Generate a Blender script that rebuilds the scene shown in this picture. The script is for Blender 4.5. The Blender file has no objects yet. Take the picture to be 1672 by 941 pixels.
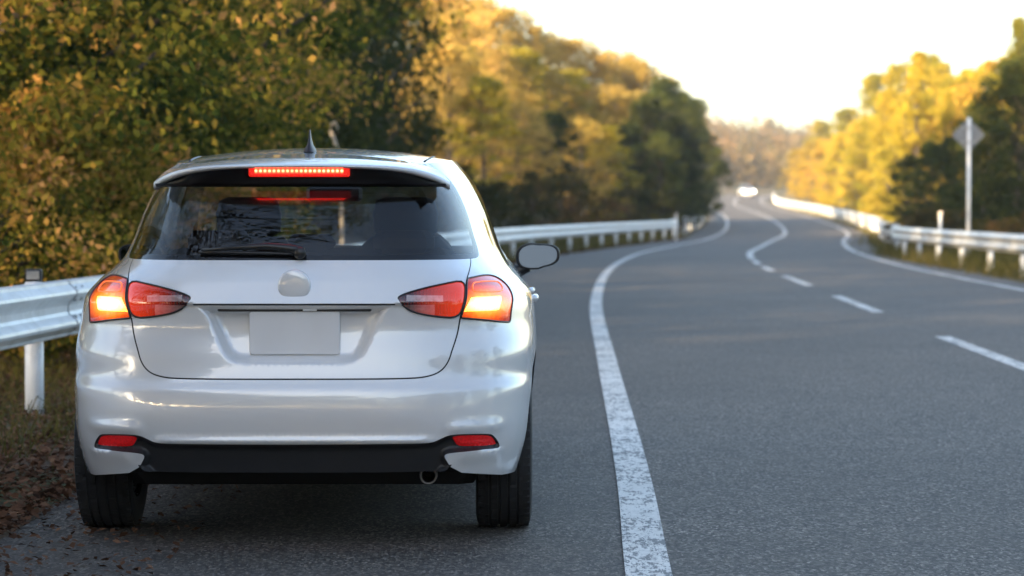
import bpy, math, random
import numpy as np
from mathutils import Vector, Matrix, geometry
from mathutils.bvhtree import BVHTree

R = math.radians
rnd = random.Random(7)
rng = np.random.default_rng(7)
scene = bpy.context.scene
COL = scene.collection

# ------------------------------------------------------------------ camera, sky, sun, exposure
cam_d = bpy.data.cameras.new('camera')
cam = bpy.data.objects.new('camera', cam_d)
COL.objects.link(cam)
cam.location = (0, 0, 1.215)
cam.rotation_euler = (R(90 - 1.749), 0, 0)
cam_d.sensor_width = 36
cam_d.lens = 4177 / 1672 * 36
cam_d.clip_end = 6000
cam_d.dof.use_dof = True
cam_d.dof.focus_distance = 9.4
cam_d.dof.aperture_fstop = 3.6
scene.camera = cam

SUN_ELEV = 15.5
SUN_AZ = Vector((-0.62, -0.78))          # horizontal direction from the scene to the sun
world = bpy.data.worlds.new('World')
scene.world = world
world.use_nodes = True
wt = world.node_tree
sky = wt.nodes.new('ShaderNodeTexSky')
sky.sky_type = 'NISHITA'
sky.sun_disc = False
sky.sun_elevation = R(SUN_ELEV)
sky.sun_rotation = math.atan2(SUN_AZ.x, SUN_AZ.y)
sky.air_density = 1.0
sky.dust_density = 1.9
sky.ozone_density = 1.0
bg = wt.nodes['Background']
bg.inputs['Strength'].default_value = 0.125
wt.links.new(sky.outputs['Color'], bg.inputs['Color'])

sl = bpy.data.lights.new('sun', 'SUN')
sl.energy = 5.0
sl.angle = R(0.6)
sl.color = (1.0, 0.74, 0.44)
so = bpy.data.objects.new('sun', sl)
COL.objects.link(so)
e = R(SUN_ELEV)
n_ = SUN_AZ.normalized()
dvec = Vector((n_.x * math.cos(e), n_.y * math.cos(e), math.sin(e)))
so.rotation_euler = dvec.to_track_quat('Z', 'Y').to_euler()

vs = scene.view_settings
vs.view_transform = 'Standard'
vs.look = 'None'
vs.exposure = 2.15
vs.gamma = 1.0
vs.use_curve_mapping = False
scene.cycles.max_bounces = 6
scene.cycles.transparent_max_bounces = 12
scene.cycles.diffuse_bounces = 3
scene.cycles.glossy_bounces = 3
scene.cycles.use_denoising = True
scene.cycles.sample_clamp_indirect = 6.0
scene.cycles.caustics_reflective = False
scene.cycles.caustics_refractive = False

# ------------------------------------------------------------------ helpers
def tag(o, label=None, cat=None, group=None, kind=None):
    if label: o['label'] = label
    if cat: o['category'] = cat
    if group: o['group'] = group
    if kind: o['kind'] = kind
    return o

def empty(name, loc=(0, 0, 0), rz=0.0):
    o = bpy.data.objects.new(name, None)
    COL.objects.link(o)
    o.location = loc
    o.rotation_euler = (0, 0, rz)
    o.empty_display_size = 0.3
    return o

def link(name, me, parent=None):
    o = bpy.data.objects.new(name, me)
    COL.objects.link(o)
    if parent is not None: o.parent = parent
    return o

def mesh_np(name, v, f, mats, smooth=False, mi=None):
    """mesh from numpy verts (n,3) and faces (m,k)"""
    me = bpy.data.meshes.new(name)
    v = np.asarray(v, np.float32); f = np.asarray(f, np.int32)
    me.vertices.add(len(v)); me.vertices.foreach_set('co', v.ravel())
    k = f.shape[1]
    me.loops.add(f.size); me.loops.foreach_set('vertex_index', f.ravel())
    me.polygons.add(len(f))
    me.polygons.foreach_set('loop_start', np.arange(0, f.size, k, dtype=np.int32))
    me.polygons.foreach_set('loop_total', np.full(len(f), k, np.int32))
    for m in (mats if isinstance(mats, (list, tuple)) else [mats]): me.materials.append(m)
    if mi is not None: me.polygons.foreach_set('material_index', np.asarray(mi, np.int32))
    me.update(calc_edges=True)
    me.validate()
    if smooth: me.polygons.foreach_set('use_smooth', np.ones(len(me.polygons), bool))
    return me

class MB:
    """collects shapes, then links them as ONE mesh object"""
    def __init__(s): s.v = []; s.f = []; s.m = []; s.sm = []
    def add(s, v, f, m=0, smooth=False):
        o = len(s.v); s.v += [tuple(p) for p in v]
        s.f += [tuple(i + o for i in q) for q in f]
        s.m += [m] * len(f); s.sm += [smooth] * len(f)
    def box(s, c, size, m=0, rot=None, bev=0.0):
        x, y, z = (q / 2 for q in size)
        b = min(bev, x * .9, y * .9, z * .9)
        if b <= 0:
            P = [(i, j, k) for i in (-x, x) for j in (-y, y) for k in (-z, z)]
            F = [(0, 1, 3, 2), (4, 6, 7, 5), (0, 4, 5, 1), (2, 3, 7, 6), (0, 2, 6, 4), (1, 5, 7, 3)]
        else:
            ring = lambda xx, yy, zz: [(-xx + b, -yy, zz), (xx - b, -yy, zz), (xx, -yy + b, zz), (xx, yy - b, zz), (xx - b, yy, zz), (-xx + b, yy, zz), (-xx, yy - b, zz), (-xx, -yy + b, zz)]
            P = ring(x - b * .7, y - b * .7, -z) + ring(x, y, -z + b) + ring(x, y, z - b) + ring(x - b * .7, y - b * .7, z)
            F = [tuple(range(7, -1, -1)), tuple(range(24, 32))]
            for r in range(3):
                for i in range(8):
                    j = (i + 1) % 8
                    F.append((r * 8 + i, r * 8 + j, r * 8 + 8 + j, r * 8 + 8 + i))
        M = rot.to_matrix() if hasattr(rot, 'to_matrix') else rot
        V = [(M @ Vector(p) if M else Vector(p)) + Vector(c) for p in P]
        s.add(V, F, m)
    def tube(s, pts, rad, n=8, m=0, caps=True, smooth=True):
        pts = [Vector(p) for p in pts]
        if not hasattr(rad, '__len__'): rad = [rad] * len(pts)
        V = []; up = Vector((0, 0, 1))
        for i, p in enumerate(pts):
            d = (pts[min(i + 1, len(pts) - 1)] - pts[max(i - 1, 0)]).normalized()
            a = d.cross(up)
            if a.length < .05: a = d.cross(Vector((0, 1, 0)))
            a.normalize(); b = a.cross(d)
            for k in range(n):
                t = 2 * math.pi * k / n
                V.append(p + (a * math.cos(t) + b * math.sin(t)) * rad[i])
        F = []
        for i in range(len(pts) - 1):
            for k in range(n):
                q = (k + 1) % n
                F.append((i * n + k, i * n + q, i * n + n + q, i * n + n + k))
        s.add(V, F, m, smooth)
        if caps:
            o = (len(pts) - 1) * n
            s.add(V[:n], [tuple(range(n - 1, -1, -1))], m)
            s.add(V[o:], [tuple(range(n))], m)
    def grid(s, P, m=0, smooth=True, closed=False):
        """P: rows of equal length"""
        a, b = len(P), len(P[0]); F = []
        for i in range(a - 1):
            for j in range(b if closed else b - 1):
                q = (j + 1) % b
                F.append((i * b + j, i * b + q, i * b + b + q, i * b + b + j))
        s.add([p for r in P for p in r], F, m, smooth)
    def lathe(s, prof, axis='x', c=(0, 0, 0), n=48, m=0, smooth=True):
        """prof: (along axis, radius)"""
        P = []
        for k in range(n):
            t = 2 * math.pi * k / n
            row = []
            for a, r in prof:
                u, w = r * math.cos(t), r * math.sin(t)
                p = {'x': (a, u, w), 'y': (u, a, w), 'z': (u, w, a)}[axis]
                row.append((p[0] + c[0], p[1] + c[1], p[2] + c[2]))
            P.append(row)
        P.append(P[0])
        s.grid(P, m, smooth)
    def mesh(s, name, mats):
        me = bpy.data.meshes.new(name)
        me.from_pydata(s.v, [], s.f)
        for q in (mats if isinstance(mats, (list, tuple)) else [mats]): me.materials.append(q)
        me.polygons.foreach_set('material_index', s.m)
        me.polygons.foreach_set('use_smooth', s.sm)
        me.update()
        import bmesh
        bm = bmesh.new(); bm.from_mesh(me)
        bmesh.ops.remove_doubles(bm, verts=bm.verts, dist=1e-5)
        bmesh.ops.recalc_face_normals(bm, faces=bm.faces)
        bm.to_mesh(me); bm.free()
        return me
    def build(s, name, mats, parent=None):
        return link(name, s.mesh(name, mats), parent)

# ------------------------------------------------------------------ materials
class NT:
    def __init__(s, name):
        s.mat = bpy.data.materials.new(name); s.mat.use_nodes = True
        s.t = s.mat.node_tree; s.t.nodes.clear()
        s.out = s.t.nodes.new('ShaderNodeOutputMaterial')
    def n(s, typ, **kw):
        o = s.t.nodes.new('ShaderNode' + typ)
        for k, v in kw.items():
            if k in o.bl_rna.properties: setattr(o, k, v)
        return o
    def set(s, node, **kw):
        for k, v in kw.items():
            sock = node.inputs[k.replace('_', ' ')]
            if isinstance(v, bpy.types.NodeSocket): s.t.links.new(v, sock)
            else: sock.default_value = v
        return node
    def l(s, a, b): s.t.links.new(a, b)
    def noise(s, scale, detail=3, rough=.55, co=None, dist=0.0):
        x = s.n('TexNoise'); x.inputs['Scale'].default_value = scale; x.inputs['Detail'].default_value = detail
        x.inputs['Roughness'].default_value = rough; x.inputs['Distortion'].default_value = dist
        if co is not None: s.l(co, x.inputs['Vector'])
        return x.outputs['Fac']
    def obj(s): return s.n('TexCoord').outputs['Object']
    def ramp(s, fac, stops, interp='LINEAR'):
        x = s.n('ValToRGB'); x.color_ramp.interpolation = interp
        el = x.color_ramp.elements
        while len(el) < len(stops): el.new(0.5)
        for q, (p, c) in zip(el, stops):
            q.position = p
            q.color = (c, c, c, 1) if not hasattr(c, '__len__') else (*c[:3], 1)
        s.l(fac, x.inputs['Fac'])
        return x.outputs['Color']
    def math(s, op, a, b=None, c=None, clamp=False):
        x = s.n('Math'); x.operation = op; x.use_clamp = clamp
        for i, q in enumerate((a, b, c)):
            if q is None: continue
            if isinstance(q, bpy.types.NodeSocket): s.l(q, x.inputs[i])
            else: x.inputs[i].default_value = q
        return x.outputs[0]
    def mix(s, fac, a, b, blend='MIX'):
        x = s.n('Mix'); x.data_type = 'RGBA'; x.blend_type = blend
        for q, k in ((fac, 0), (a, 6), (b, 7)):
            if isinstance(q, bpy.types.NodeSocket): s.l(q, x.inputs[k])
            elif k == 0: x.inputs[0].default_value = q
            else: x.inputs[k].default_value = (*q[:3], 1)
        return x.outputs[2]
    def bump(s, h, strength=.3, dist=.01):
        x = s.n('Bump'); x.inputs['Strength'].default_value = strength; x.inputs['Distance'].default_value = dist
        s.l(h, x.inputs['Height']); return x.outputs['Normal']
    def pbr(s, color=None, rough=.5, metal=0.0, normal=None, **kw):
        p = s.n('BsdfPrincipled')
        def put(k, v):
            if v is None: return
            if isinstance(v, bpy.types.NodeSocket): s.l(v, p.inputs[k])
            elif hasattr(v, '__len__'): p.inputs[k].default_value = (*v[:3], 1)
            else: p.inputs[k].default_value = v
        put('Base Color', color); put('Roughness', rough); put('Metallic', metal); put('Normal', normal)
        for k, v in kw.items(): put(k.replace('_', ' '), v)
        s.l(p.outputs[0], s.out.inputs[0])
        return p

def simple(name, color, rough=.5, metal=0.0, var=.12, scale=20, **kw):
    """a plain procedural surface: colour and gloss broken up by noise"""
    t = NT(name); f = t.noise(scale, 4, co=t.obj())
    c = t.mix(t.ramp(f, [(.3, 0), (.7, 1)]), tuple(q * (1 - var) for q in color), tuple(min(1, q * (1 + var)) for q in color))
    r = t.math('MULTIPLY_ADD', f, .2, rough - .1, clamp=True)
    t.pbr(c, r, metal, **kw)
    return t.mat

def leaf_mat(name, cols, transl=.35, scale=.5, gloss=.0):
    """cols: list of colours; each leaf takes one, clumps share a drift"""
    t = NT(name)
    g = t.n('NewGeometry'); oi = t.n('ObjectInfo')
    nz = t.noise(scale, 3, co=g.outputs['Position'])
    f = t.math('MULTIPLY_ADD', g.outputs['Random Per Island'], .42, 0)
    f = t.math('ADD', f, t.math('MULTIPLY_ADD', nz, 1.15, -.42))
    f = t.math('ADD', f, t.math('MULTIPLY_ADD', oi.outputs['Random'], .36, -.1), clamp=True)
    c = t.ramp(f, [(i / (len(cols) - 1), q) for i, q in enumerate(cols)])
    d = t.n('BsdfDiffuse'); tr = t.n('BsdfTranslucent'); mx = t.n('MixShader')
    t.l(c, d.inputs[0]); t.l(c, tr.inputs[0]); mx.inputs[0].default_value = transl
    t.l(d.outputs[0], mx.inputs[1]); t.l(tr.outputs[0], mx.inputs[2])
    t.l(mx.outputs[0], t.out.inputs[0])
    return t.mat

def m_asphalt(name, lo, hi):
    t = NT(name); co = t.obj()
    mpg = t.n('Mapping'); mpg.inputs['Scale'].default_value = (1, .4, 1); t.l(co, mpg.inputs[0]); cg = mpg.outputs[0]
    fine = t.noise(110, 2, .7, cg); mid = t.noise(28, 3, .6, co); big = t.noise(.45, 4, .6, co); patch = t.noise(2.2, 4, .6, co, .6)
    grit = t.n('TexVoronoi'); grit.inputs['Scale'].default_value = 105; t.l(cg, grit.inputs['Vector'])
    gs = t.n('SeparateColor'); t.l(grit.outputs['Color'], gs.inputs[0])
    lane = t.noise(.9, 3, .5, co)
    ck = t.n('TexVoronoi'); ck.feature = 'DISTANCE_TO_EDGE'; ck.inputs['Scale'].default_value = .55
    wob = t.n('TexNoise'); wob.inputs['Scale'].default_value = 3.0; wob.inputs['Detail'].default_value = 5; t.l(co, wob.inputs['Vector'])
    wv_ = t.n('VectorMath'); wv_.operation = 'MULTIPLY_ADD'; t.l(wob.outputs['Color'], wv_.inputs[0]); wv_.inputs[1].default_value = (.9, .9, .9); t.l(co, wv_.inputs[2]); t.l(wv_.outputs[0], ck.inputs['Vector'])
    crack = t.math('MULTIPLY', t.ramp(ck.outputs['Distance'], [(0, 1), (.012, 0)]), t.ramp(lane, [(.5, 0), (.62, .7)]))
    f = t.math('ADD', t.math('MULTIPLY', fine, .45), t.math('ADD', t.math('MULTIPLY', mid, .15), t.math('MULTIPLY', gs.outputs[0], .40)))
    c = t.ramp(f, [(.28, tuple(q * .16 for q in lo)), (.43, tuple(q * .8 for q in lo)), (.57, hi), (.68, tuple(min(1, q * 1.9) for q in hi)), (.77, tuple(min(1, q * 4) for q in hi))])
    c = t.mix(t.ramp(big, [(.35, 0), (.7, .35)]), c, tuple(q * .75 for q in lo))
    c = t.mix(t.ramp(patch, [(.45, 0), (.75, .3)]), c, (hi[0] * 1.25, hi[1] * 1.2, hi[2] * 1.1))
    c = t.mix(crack, c, (.02, .02, .02))
    c = t.mix(t.ramp(t.noise(.25, 3, .5, co, 1.0), [(.4, 0), (.6, .28)]), c, (lo[0] * .62, lo[1] * .62, lo[2] * .62))
    t.pbr(c, t.math('MULTIPLY_ADD', mid, .25, .62), 0, t.bump(f, .8, .008))
    return t.mat

def m_roadpaint():
    t = NT('road_paint'); co = t.obj()
    mpg = t.n('Mapping'); mpg.inputs['Scale'].default_value = (1, .3, 1); t.l(co, mpg.inputs[0]); cg = mpg.outputs[0]
    a = t.noise(24, 4, .7, cg); b = t.noise(70, 3, .7, cg); pz = t.noise(1.7, 3, .6, co)
    w = t.math('ADD', t.math('MULTIPLY', a, .4), t.math('MULTIPLY', b, .6))
    w = t.math('ADD', w, t.math('MULTIPLY_ADD', pz, -.34, .19))
    worn = t.ramp(w, [(.475, 0), (.51, 1)])
    big = t.noise(1.1, 3, .6, co)
    c1 = t.ramp(t.noise(40, 3, .6, co), [(.3, (.56, .54, .51)), (.7, (.76, .74, .70))])
    c = t.mix(worn, (.13, .13, .135), t.mix(t.ramp(big, [(.35, .35), (.65, 0)]), c1, (.42, .41, .39)))
    t.pbr(c, .6, 0, t.bump(w, .3, .004))
    return t.mat

def m_ground():
    t = NT('forest_floor'); co = t.obj()
    a = t.noise(.35, 4, .6, co); b = t.noise(14, 4, .7, co); c3 = t.noise(60, 2, .6, co)
    dead = t.ramp(t.math('ADD', t.math('MULTIPLY', b, .6), t.math('MULTIPLY', c3, .4)), [(.3, (.025, .018, .012)), (.5, (.09, .055, .03)), (.7, (.2, .12, .06))])
    grass = t.ramp(c3, [(.3, (.02, .03, .008)), (.7, (.08, .1, .025))])
    c = t.mix(t.ramp(a, [(.42, 0), (.6, 1)]), dead, grass)
    t.pbr(c, .9, 0, t.bump(b, .8, .05))
    return t.mat

def m_rail():
    t = NT('white_rail_paint'); co = t.obj()
    a = t.noise(5, 5, .7, co, .5); b = t.noise(1.4, 4, .6, co); s_ = t.noise(38, 4, .7, co)
    c = t.mix(t.ramp(a, [(.45, 0), (.7, .55)]), (.74, .76, .78), (.42, .42, .41))
    c = t.mix(t.ramp(s_, [(.62, 0), (.7, .8)]), c, (.23, .17, .12))
    c = t.mix(t.ramp(b, [(.5, 0), (.75, .4)]), c, (.5, .5, .48))
    t.pbr(c, t.math('MULTIPLY_ADD', a, .25, .25), 0, t.bump(b, .3, .02), Coat_Weight=.15)
    return t.mat

def m_bark():
    t = NT('bark'); co = t.obj()
    mp = t.n('Mapping'); mp.inputs['Scale'].default_value = (6, 6, 1.2); t.l(co, mp.inputs[0])
    a = t.noise(3, 5, .7, mp.outputs[0])
    c = t.ramp(a, [(.3, (.03, .022, .016)), (.6, (.11, .085, .06)), (.8, (.2, .17, .13))])
    t.pbr(c, .9, 0, t.bump(a, .7, .04)); return t.mat

def m_paint():
    t = NT('pearl_white_paint'); co = t.obj()
    a = t.noise(900, 1, .5, co); b = t.noise(3, 3, .6, co)
    c = t.ramp(a, [(.3, (.66, .66, .67)), (.7, (.73, .73, .735))])
    t.pbr(c, .26, .06, None, Coat_Weight=1.0, Coat_Roughness=.02, Coat_IOR=1.7, Specular_IOR_Level=.55)
    return t.mat

def m_glass(name, tint, refl=1.0, extra=0.0):
    """thin pane: tinted see-through plus mirror reflection"""
    t = NT(name)
    tr = t.n('BsdfTransparent'); tr.inputs[0].default_value = (*tint, 1)
    gl = t.n('BsdfGlossy'); gl.inputs['Roughness'].default_value = .01
    g = t.n('NewGeometry'); dp = t.n('VectorMath'); dp.operation = 'DOT_PRODUCT'
    t.l(g.outputs['Normal'], dp.inputs[0]); t.l(g.outputs['Incoming'], dp.inputs[1])
    om = t.math('SUBTRACT', 1.0, t.math('ABSOLUTE', dp.outputs['Value']), clamp=True)
    fr = t.math('MULTIPLY_ADD', t.math('POWER', om, 5), .94, .05)
    nz = t.noise(2.0, 2, .5, t.obj())
    f = t.math('MULTIPLY_ADD', fr, 1.25 * refl, extra)
    f = t.math('MULTIPLY', f, t.math('MULTIPLY_ADD', nz, .2, .9), clamp=True)
    mx = t.n('MixShader'); t.l(f, mx.inputs[0]); t.l(tr.outputs[0], mx.inputs[1]); t.l(gl.outputs[0], mx.inputs[2])
    t.l(mx.outputs[0], t.out.inputs[0])
    return t.mat

def m_emit(name, stops, center, radius, strength, base=(.3, .05, .01), rough=.15, noise_scale=60):
    """a lit lamp lens: brightest at its bulb, falling off through the lens"""
    t = NT(name); co = t.obj()
    sub = t.n('VectorMath'); sub.operation = 'SUBTRACT'; t.l(co, sub.inputs[0]); sub.inputs[1].default_value = center
    sc = t.n('VectorMath'); sc.operation = 'DIVIDE'; t.l(sub.outputs[0], sc.inputs[0]); sc.inputs[1].default_value = radius
    ln = t.n('VectorMath'); ln.operation = 'LENGTH'; t.l(sc.outputs[0], ln.inputs[0])
    nz = t.noise(noise_scale, 2, .5, co)
    f = t.math('ADD', ln.outputs['Value'], t.math('MULTIPLY_ADD', nz, .24, -.12), clamp=True)
    c = t.ramp(f, stops)
    p = t.pbr(base, rough, 0, None, Coat_Weight=.6, Coat_Roughness=.03)
    t.l(c, p.inputs['Emission Color']); p.inputs['Emission Strength'].default_value = strength
    return t.mat

# ------------------------------------------------------------------ the lie of the road (metres; the viewpoint is at 0,0)
def pchip(x, X, Y):
    X = np.asarray(X, float); Y = np.asarray(Y, float); x = np.asarray(x, float)
    h = np.diff(X); d = np.diff(Y) / h; m = np.zeros_like(Y)
    for i in range(1, len(X) - 1):
        if d[i - 1] * d[i] > 0:
            w1 = 2 * h[i] + h[i - 1]; w2 = h[i] + 2 * h[i - 1]; m[i] = (w1 + w2) / (w1 / d[i - 1] + w2 / d[i])
    m[0] = d[0]; m[-1] = d[-1]
    i = np.clip(np.searchsorted(X, x) - 1, 0, len(X) - 2); t = (x - X[i]) / h[i]
    return (1 + 2 * t) * (1 - t) ** 2 * Y[i] + t * (1 - t) ** 2 * h[i] * m[i] + t * t * (3 - 2 * t) * Y[i + 1] + t * t * (t - 1) * h[i] * m[i + 1]
YK = [-60, 0, 8.5, 11, 20, 31, 40, 52, 70, 85, 101, 121, 150, 200, 280, 340, 420]
LK = [-1.5, .25, .455, .535, .75, 1.02, 1.36, 1.99, 3.44, 5.3, 7.5, 9.8, 12.6, 16.6, 21.3, 27, 40]
CK = [1.5, 3.2, 3.55, 3.65, 3.95, 4.36, 4.72, 5.22, 6.5, 8.3, 10.3, 12.9, 15.8, 19.8, 24.4, 30.2, 43.2]
RK = [5, 6.4, 6.75, 6.85, 7.1, 7.45, 7.76, 8.25, 9.55, 11.1, 13.1, 15.9, 19, 23, 27.6, 33.4, 46.4]
GLY = [-60, 0, 14.4, 17, 40, 52, 64, 77, 98, 110, 130, 150, 200, 280, 340, 420]
GLX = [-6.2, -3.62, -2.88, -2.75, -1.65, -1.0, .15, 2.0, 5.3, 7.2, 8.9, 11, 15, 19.8, 25.5, 38]
GRY = [-60, 0, 30, 46.5, 69, 74, 101, 121, 150, 200, 280, 340, 420]
GRX = [6.6, 7.8, 8.75, 9.3, 10.35, 11.1, 14.5, 17.3, 20.4, 24.5, 29.0, 35, 48]
lineL = lambda y: pchip(y, YK, LK)
lineC = lambda y: pchip(y, YK, CK)
lineR = lambda y: pchip(y, YK, RK)
railL = lambda y: pchip(y, GLY, GLX)
railR = lambda y: pchip(y, GRY, GRX)
def roadz(y):
    y = np.asarray(y, float)
    return 1.8 * np.clip((y - 100) / 180, 0, 1.8) ** 1.6
def sstep(a, b, x):
    t = np.clip((np.asarray(x, float) - a) / (b - a), 0, 1); return t * t * (3 - 2 * t)
def ground(x, y):
    """height of the forest floor"""
    x = np.asarray(x, float); y = np.asarray(y, float)
    yy = np.clip(y, -60, 420)
    gl, gr = railL(yy), railR(yy)
    u = gl - x; w = x - gr
    z = roadz(yy) - .03
    z = z + sstep(.3, 14, u) * 2.6 + sstep(12, 70, u) * 4
    z = z + sstep(.8, 25, w) * 1.2 + sstep(20, 120, w) * 5
    inside = (u < .2) & (w < .2)
    wob = .10 * np.sin(x * 1.3 + y * .7) + .07 * np.sin(x * .8 - y * 1.9)
    z = z + np.where(inside, 0, wob * sstep(.4, 2.5, np.maximum(u, w)))
    z = z + 17 * np.exp(-((x - 18) / 70) ** 2) * np.exp(-((y - 690) / 130) ** 2)
    return z

MAT = dict(
    asphalt=m_asphalt('asphalt', (.068, .058, .048), (.115, .100, .085)),
    shoulder=m_asphalt('shoulder_asphalt', (.060, .050, .041), (.100, .086, .072)),
    paint=m_roadpaint(), ground=m_ground(), rail=m_rail(), bark=m_bark(),
    steel=simple('grey_steel', (.32, .33, .34), .4, .6),
    dark=simple('dark_plastic', (.018, .018, .02), .45),
    black=simple('black_trim', (.010, .010, .011), .35),
)

# ground sheet to the horizon
gx = np.unique(np.concatenate([np.linspace(-2500, -100, 30), np.linspace(-100, -12, 50), np.linspace(-12, 22, 110), np.linspace(22, 140, 60), np.linspace(140, 2500, 30)]))
gy = np.unique(np.concatenate([np.linspace(-800, -60, 15), np.linspace(-60, 6, 30), np.linspace(6, 40, 90), np.linspace(40, 160, 90), np.linspace(160, 420, 80), np.linspace(420, 1000, 60), np.linspace(1000, 4500, 25)]))
GX, GY = np.meshgrid(gx, gy)
GZ = ground(GX, GY)
nx, ny = len(gx), len(gy)
idx = np.arange(nx * ny).reshape(ny, nx)
F = np.stack([idx[:-1, :-1], idx[:-1, 1:], idx[1:, 1:], idx[1:, :-1]], -1).reshape(-1, 4)
tag(link('ground', mesh_np('ground', np.stack([GX, GY, GZ], -1).reshape(-1, 3), F, MAT['ground'], True)), kind='structure')

def strip(name, fa, fb, y0, y1, z, mat, n=None, rough_edge=0.0, cols=2):
    """a sheet between two lines along the road"""
    n = n or int((y1 - y0) / 1.0) + 2
    ys = np.linspace(y0, y1, n)
    a, b = fa(ys), fb(ys)
    if rough_edge:
        a = a + rough_edge * (np.sin(ys * 2.1) * .5 + np.sin(ys * 5.3 + 1) * .3 + rng.normal(0, .35, n))
    P = np.stack([np.stack([a + (b - a) * t, ys, roadz(ys) + z], -1) for t in np.linspace(0, 1, cols)], 1).reshape(-1, 3)
    i = np.arange(n * cols).reshape(n, cols)
    F = np.stack([i[:-1, :-1], i[:-1, 1:], i[1:, 1:], i[1:, :-1]], -1).reshape(-1, 4)
    return mesh_np(name, P, F, mat)
edgeL = lambda y: railL(y) + np.interp(y, [8, 16, 30, 60, 110, 130], [1.28, 1.0, .8, .55, .35, .35])
edgeR = lambda y: railR(y) - np.interp(y, [30, 60, 75, 90], [.75, .55, .6, .5])
me = strip('shoulder', edgeL, lambda y: lineL(y) + .3, -60, 419, .0, MAT['shoulder'], 1600, .03, 4)
tag(link('shoulder', me), kind='structure')
me = strip('road', lambda y: lineL(y) + .02, edgeR, -60, 419, .004, MAT['asphalt'], 500, 0, 4)
tag(link('road', me), kind='structure')
def mark(fa, w0, y0, y1, n=None):
    def off(s):
        def g(y):
            y = np.asarray(y, float); sl = (fa(y + .2) - fa(y - .2)) / .4
            return fa(y) + s * w0 / 2 * np.sqrt(1 + sl * sl)
        return g
    return strip('mark', off(-1), off(1), y0, y1, .008, MAT['paint'], n)
def joined(name, meshes):
    vs_, fs_, o = [], [], 0
    for m in meshes:
        v = np.empty(len(m.vertices) * 3, np.float32); m.vertices.foreach_get('co', v)
        q = np.empty(len(m.loops), np.int32); m.loops.foreach_get('vertex_index', q)
        vs_.append(v.reshape(-1, 3)); fs_.append(q.reshape(-1, 4) + o); o += len(m.vertices)
        bpy.data.meshes.remove(m)
    return mesh_np(name, np.concatenate(vs_), np.concatenate(fs_), MAT['paint'])
tag(link('left_edge_line', joined('left_edge_line', [mark(lineL, .155, -40, 400, 700)])), kind='structure')
tag(link('right_edge_line', joined('right_edge_line', [mark(lineR, .15, -40, 400, 600)])), kind='structure')
dashes = [mark(lineC, .15, y, y + 5.9, 12) for y in (-10.6, .9, 12.6, 24.4 - .1, 36.0 - 5.9 + .1, 40.6)]
dashes = [mark(lineC, .15, a, b, 12) for a, b in ((-16, -10), (-4.5, 1.5), (7.2, 13.1), (18.6, 24.4), (30.2, 36.0), (40.8, 46.9), (50.5, 54.5), (57, 61))] + [mark(lineC, .17, 63, 400, 400)]
tag(link('centre_line', joined('centre_line', dashes)), kind='structure')

# ------------------------------------------------------------------ guardrails
def path_pts(f, y0, y1, step, z):
    ys = np.linspace(y0, y1, max(2, int((y1 - y0) / step) + 1)); x = f(ys)
    return [Vector((float(a), float(b), float(c) + z)) for a, b, c in zip(x, ys, roadz(ys))]
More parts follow.
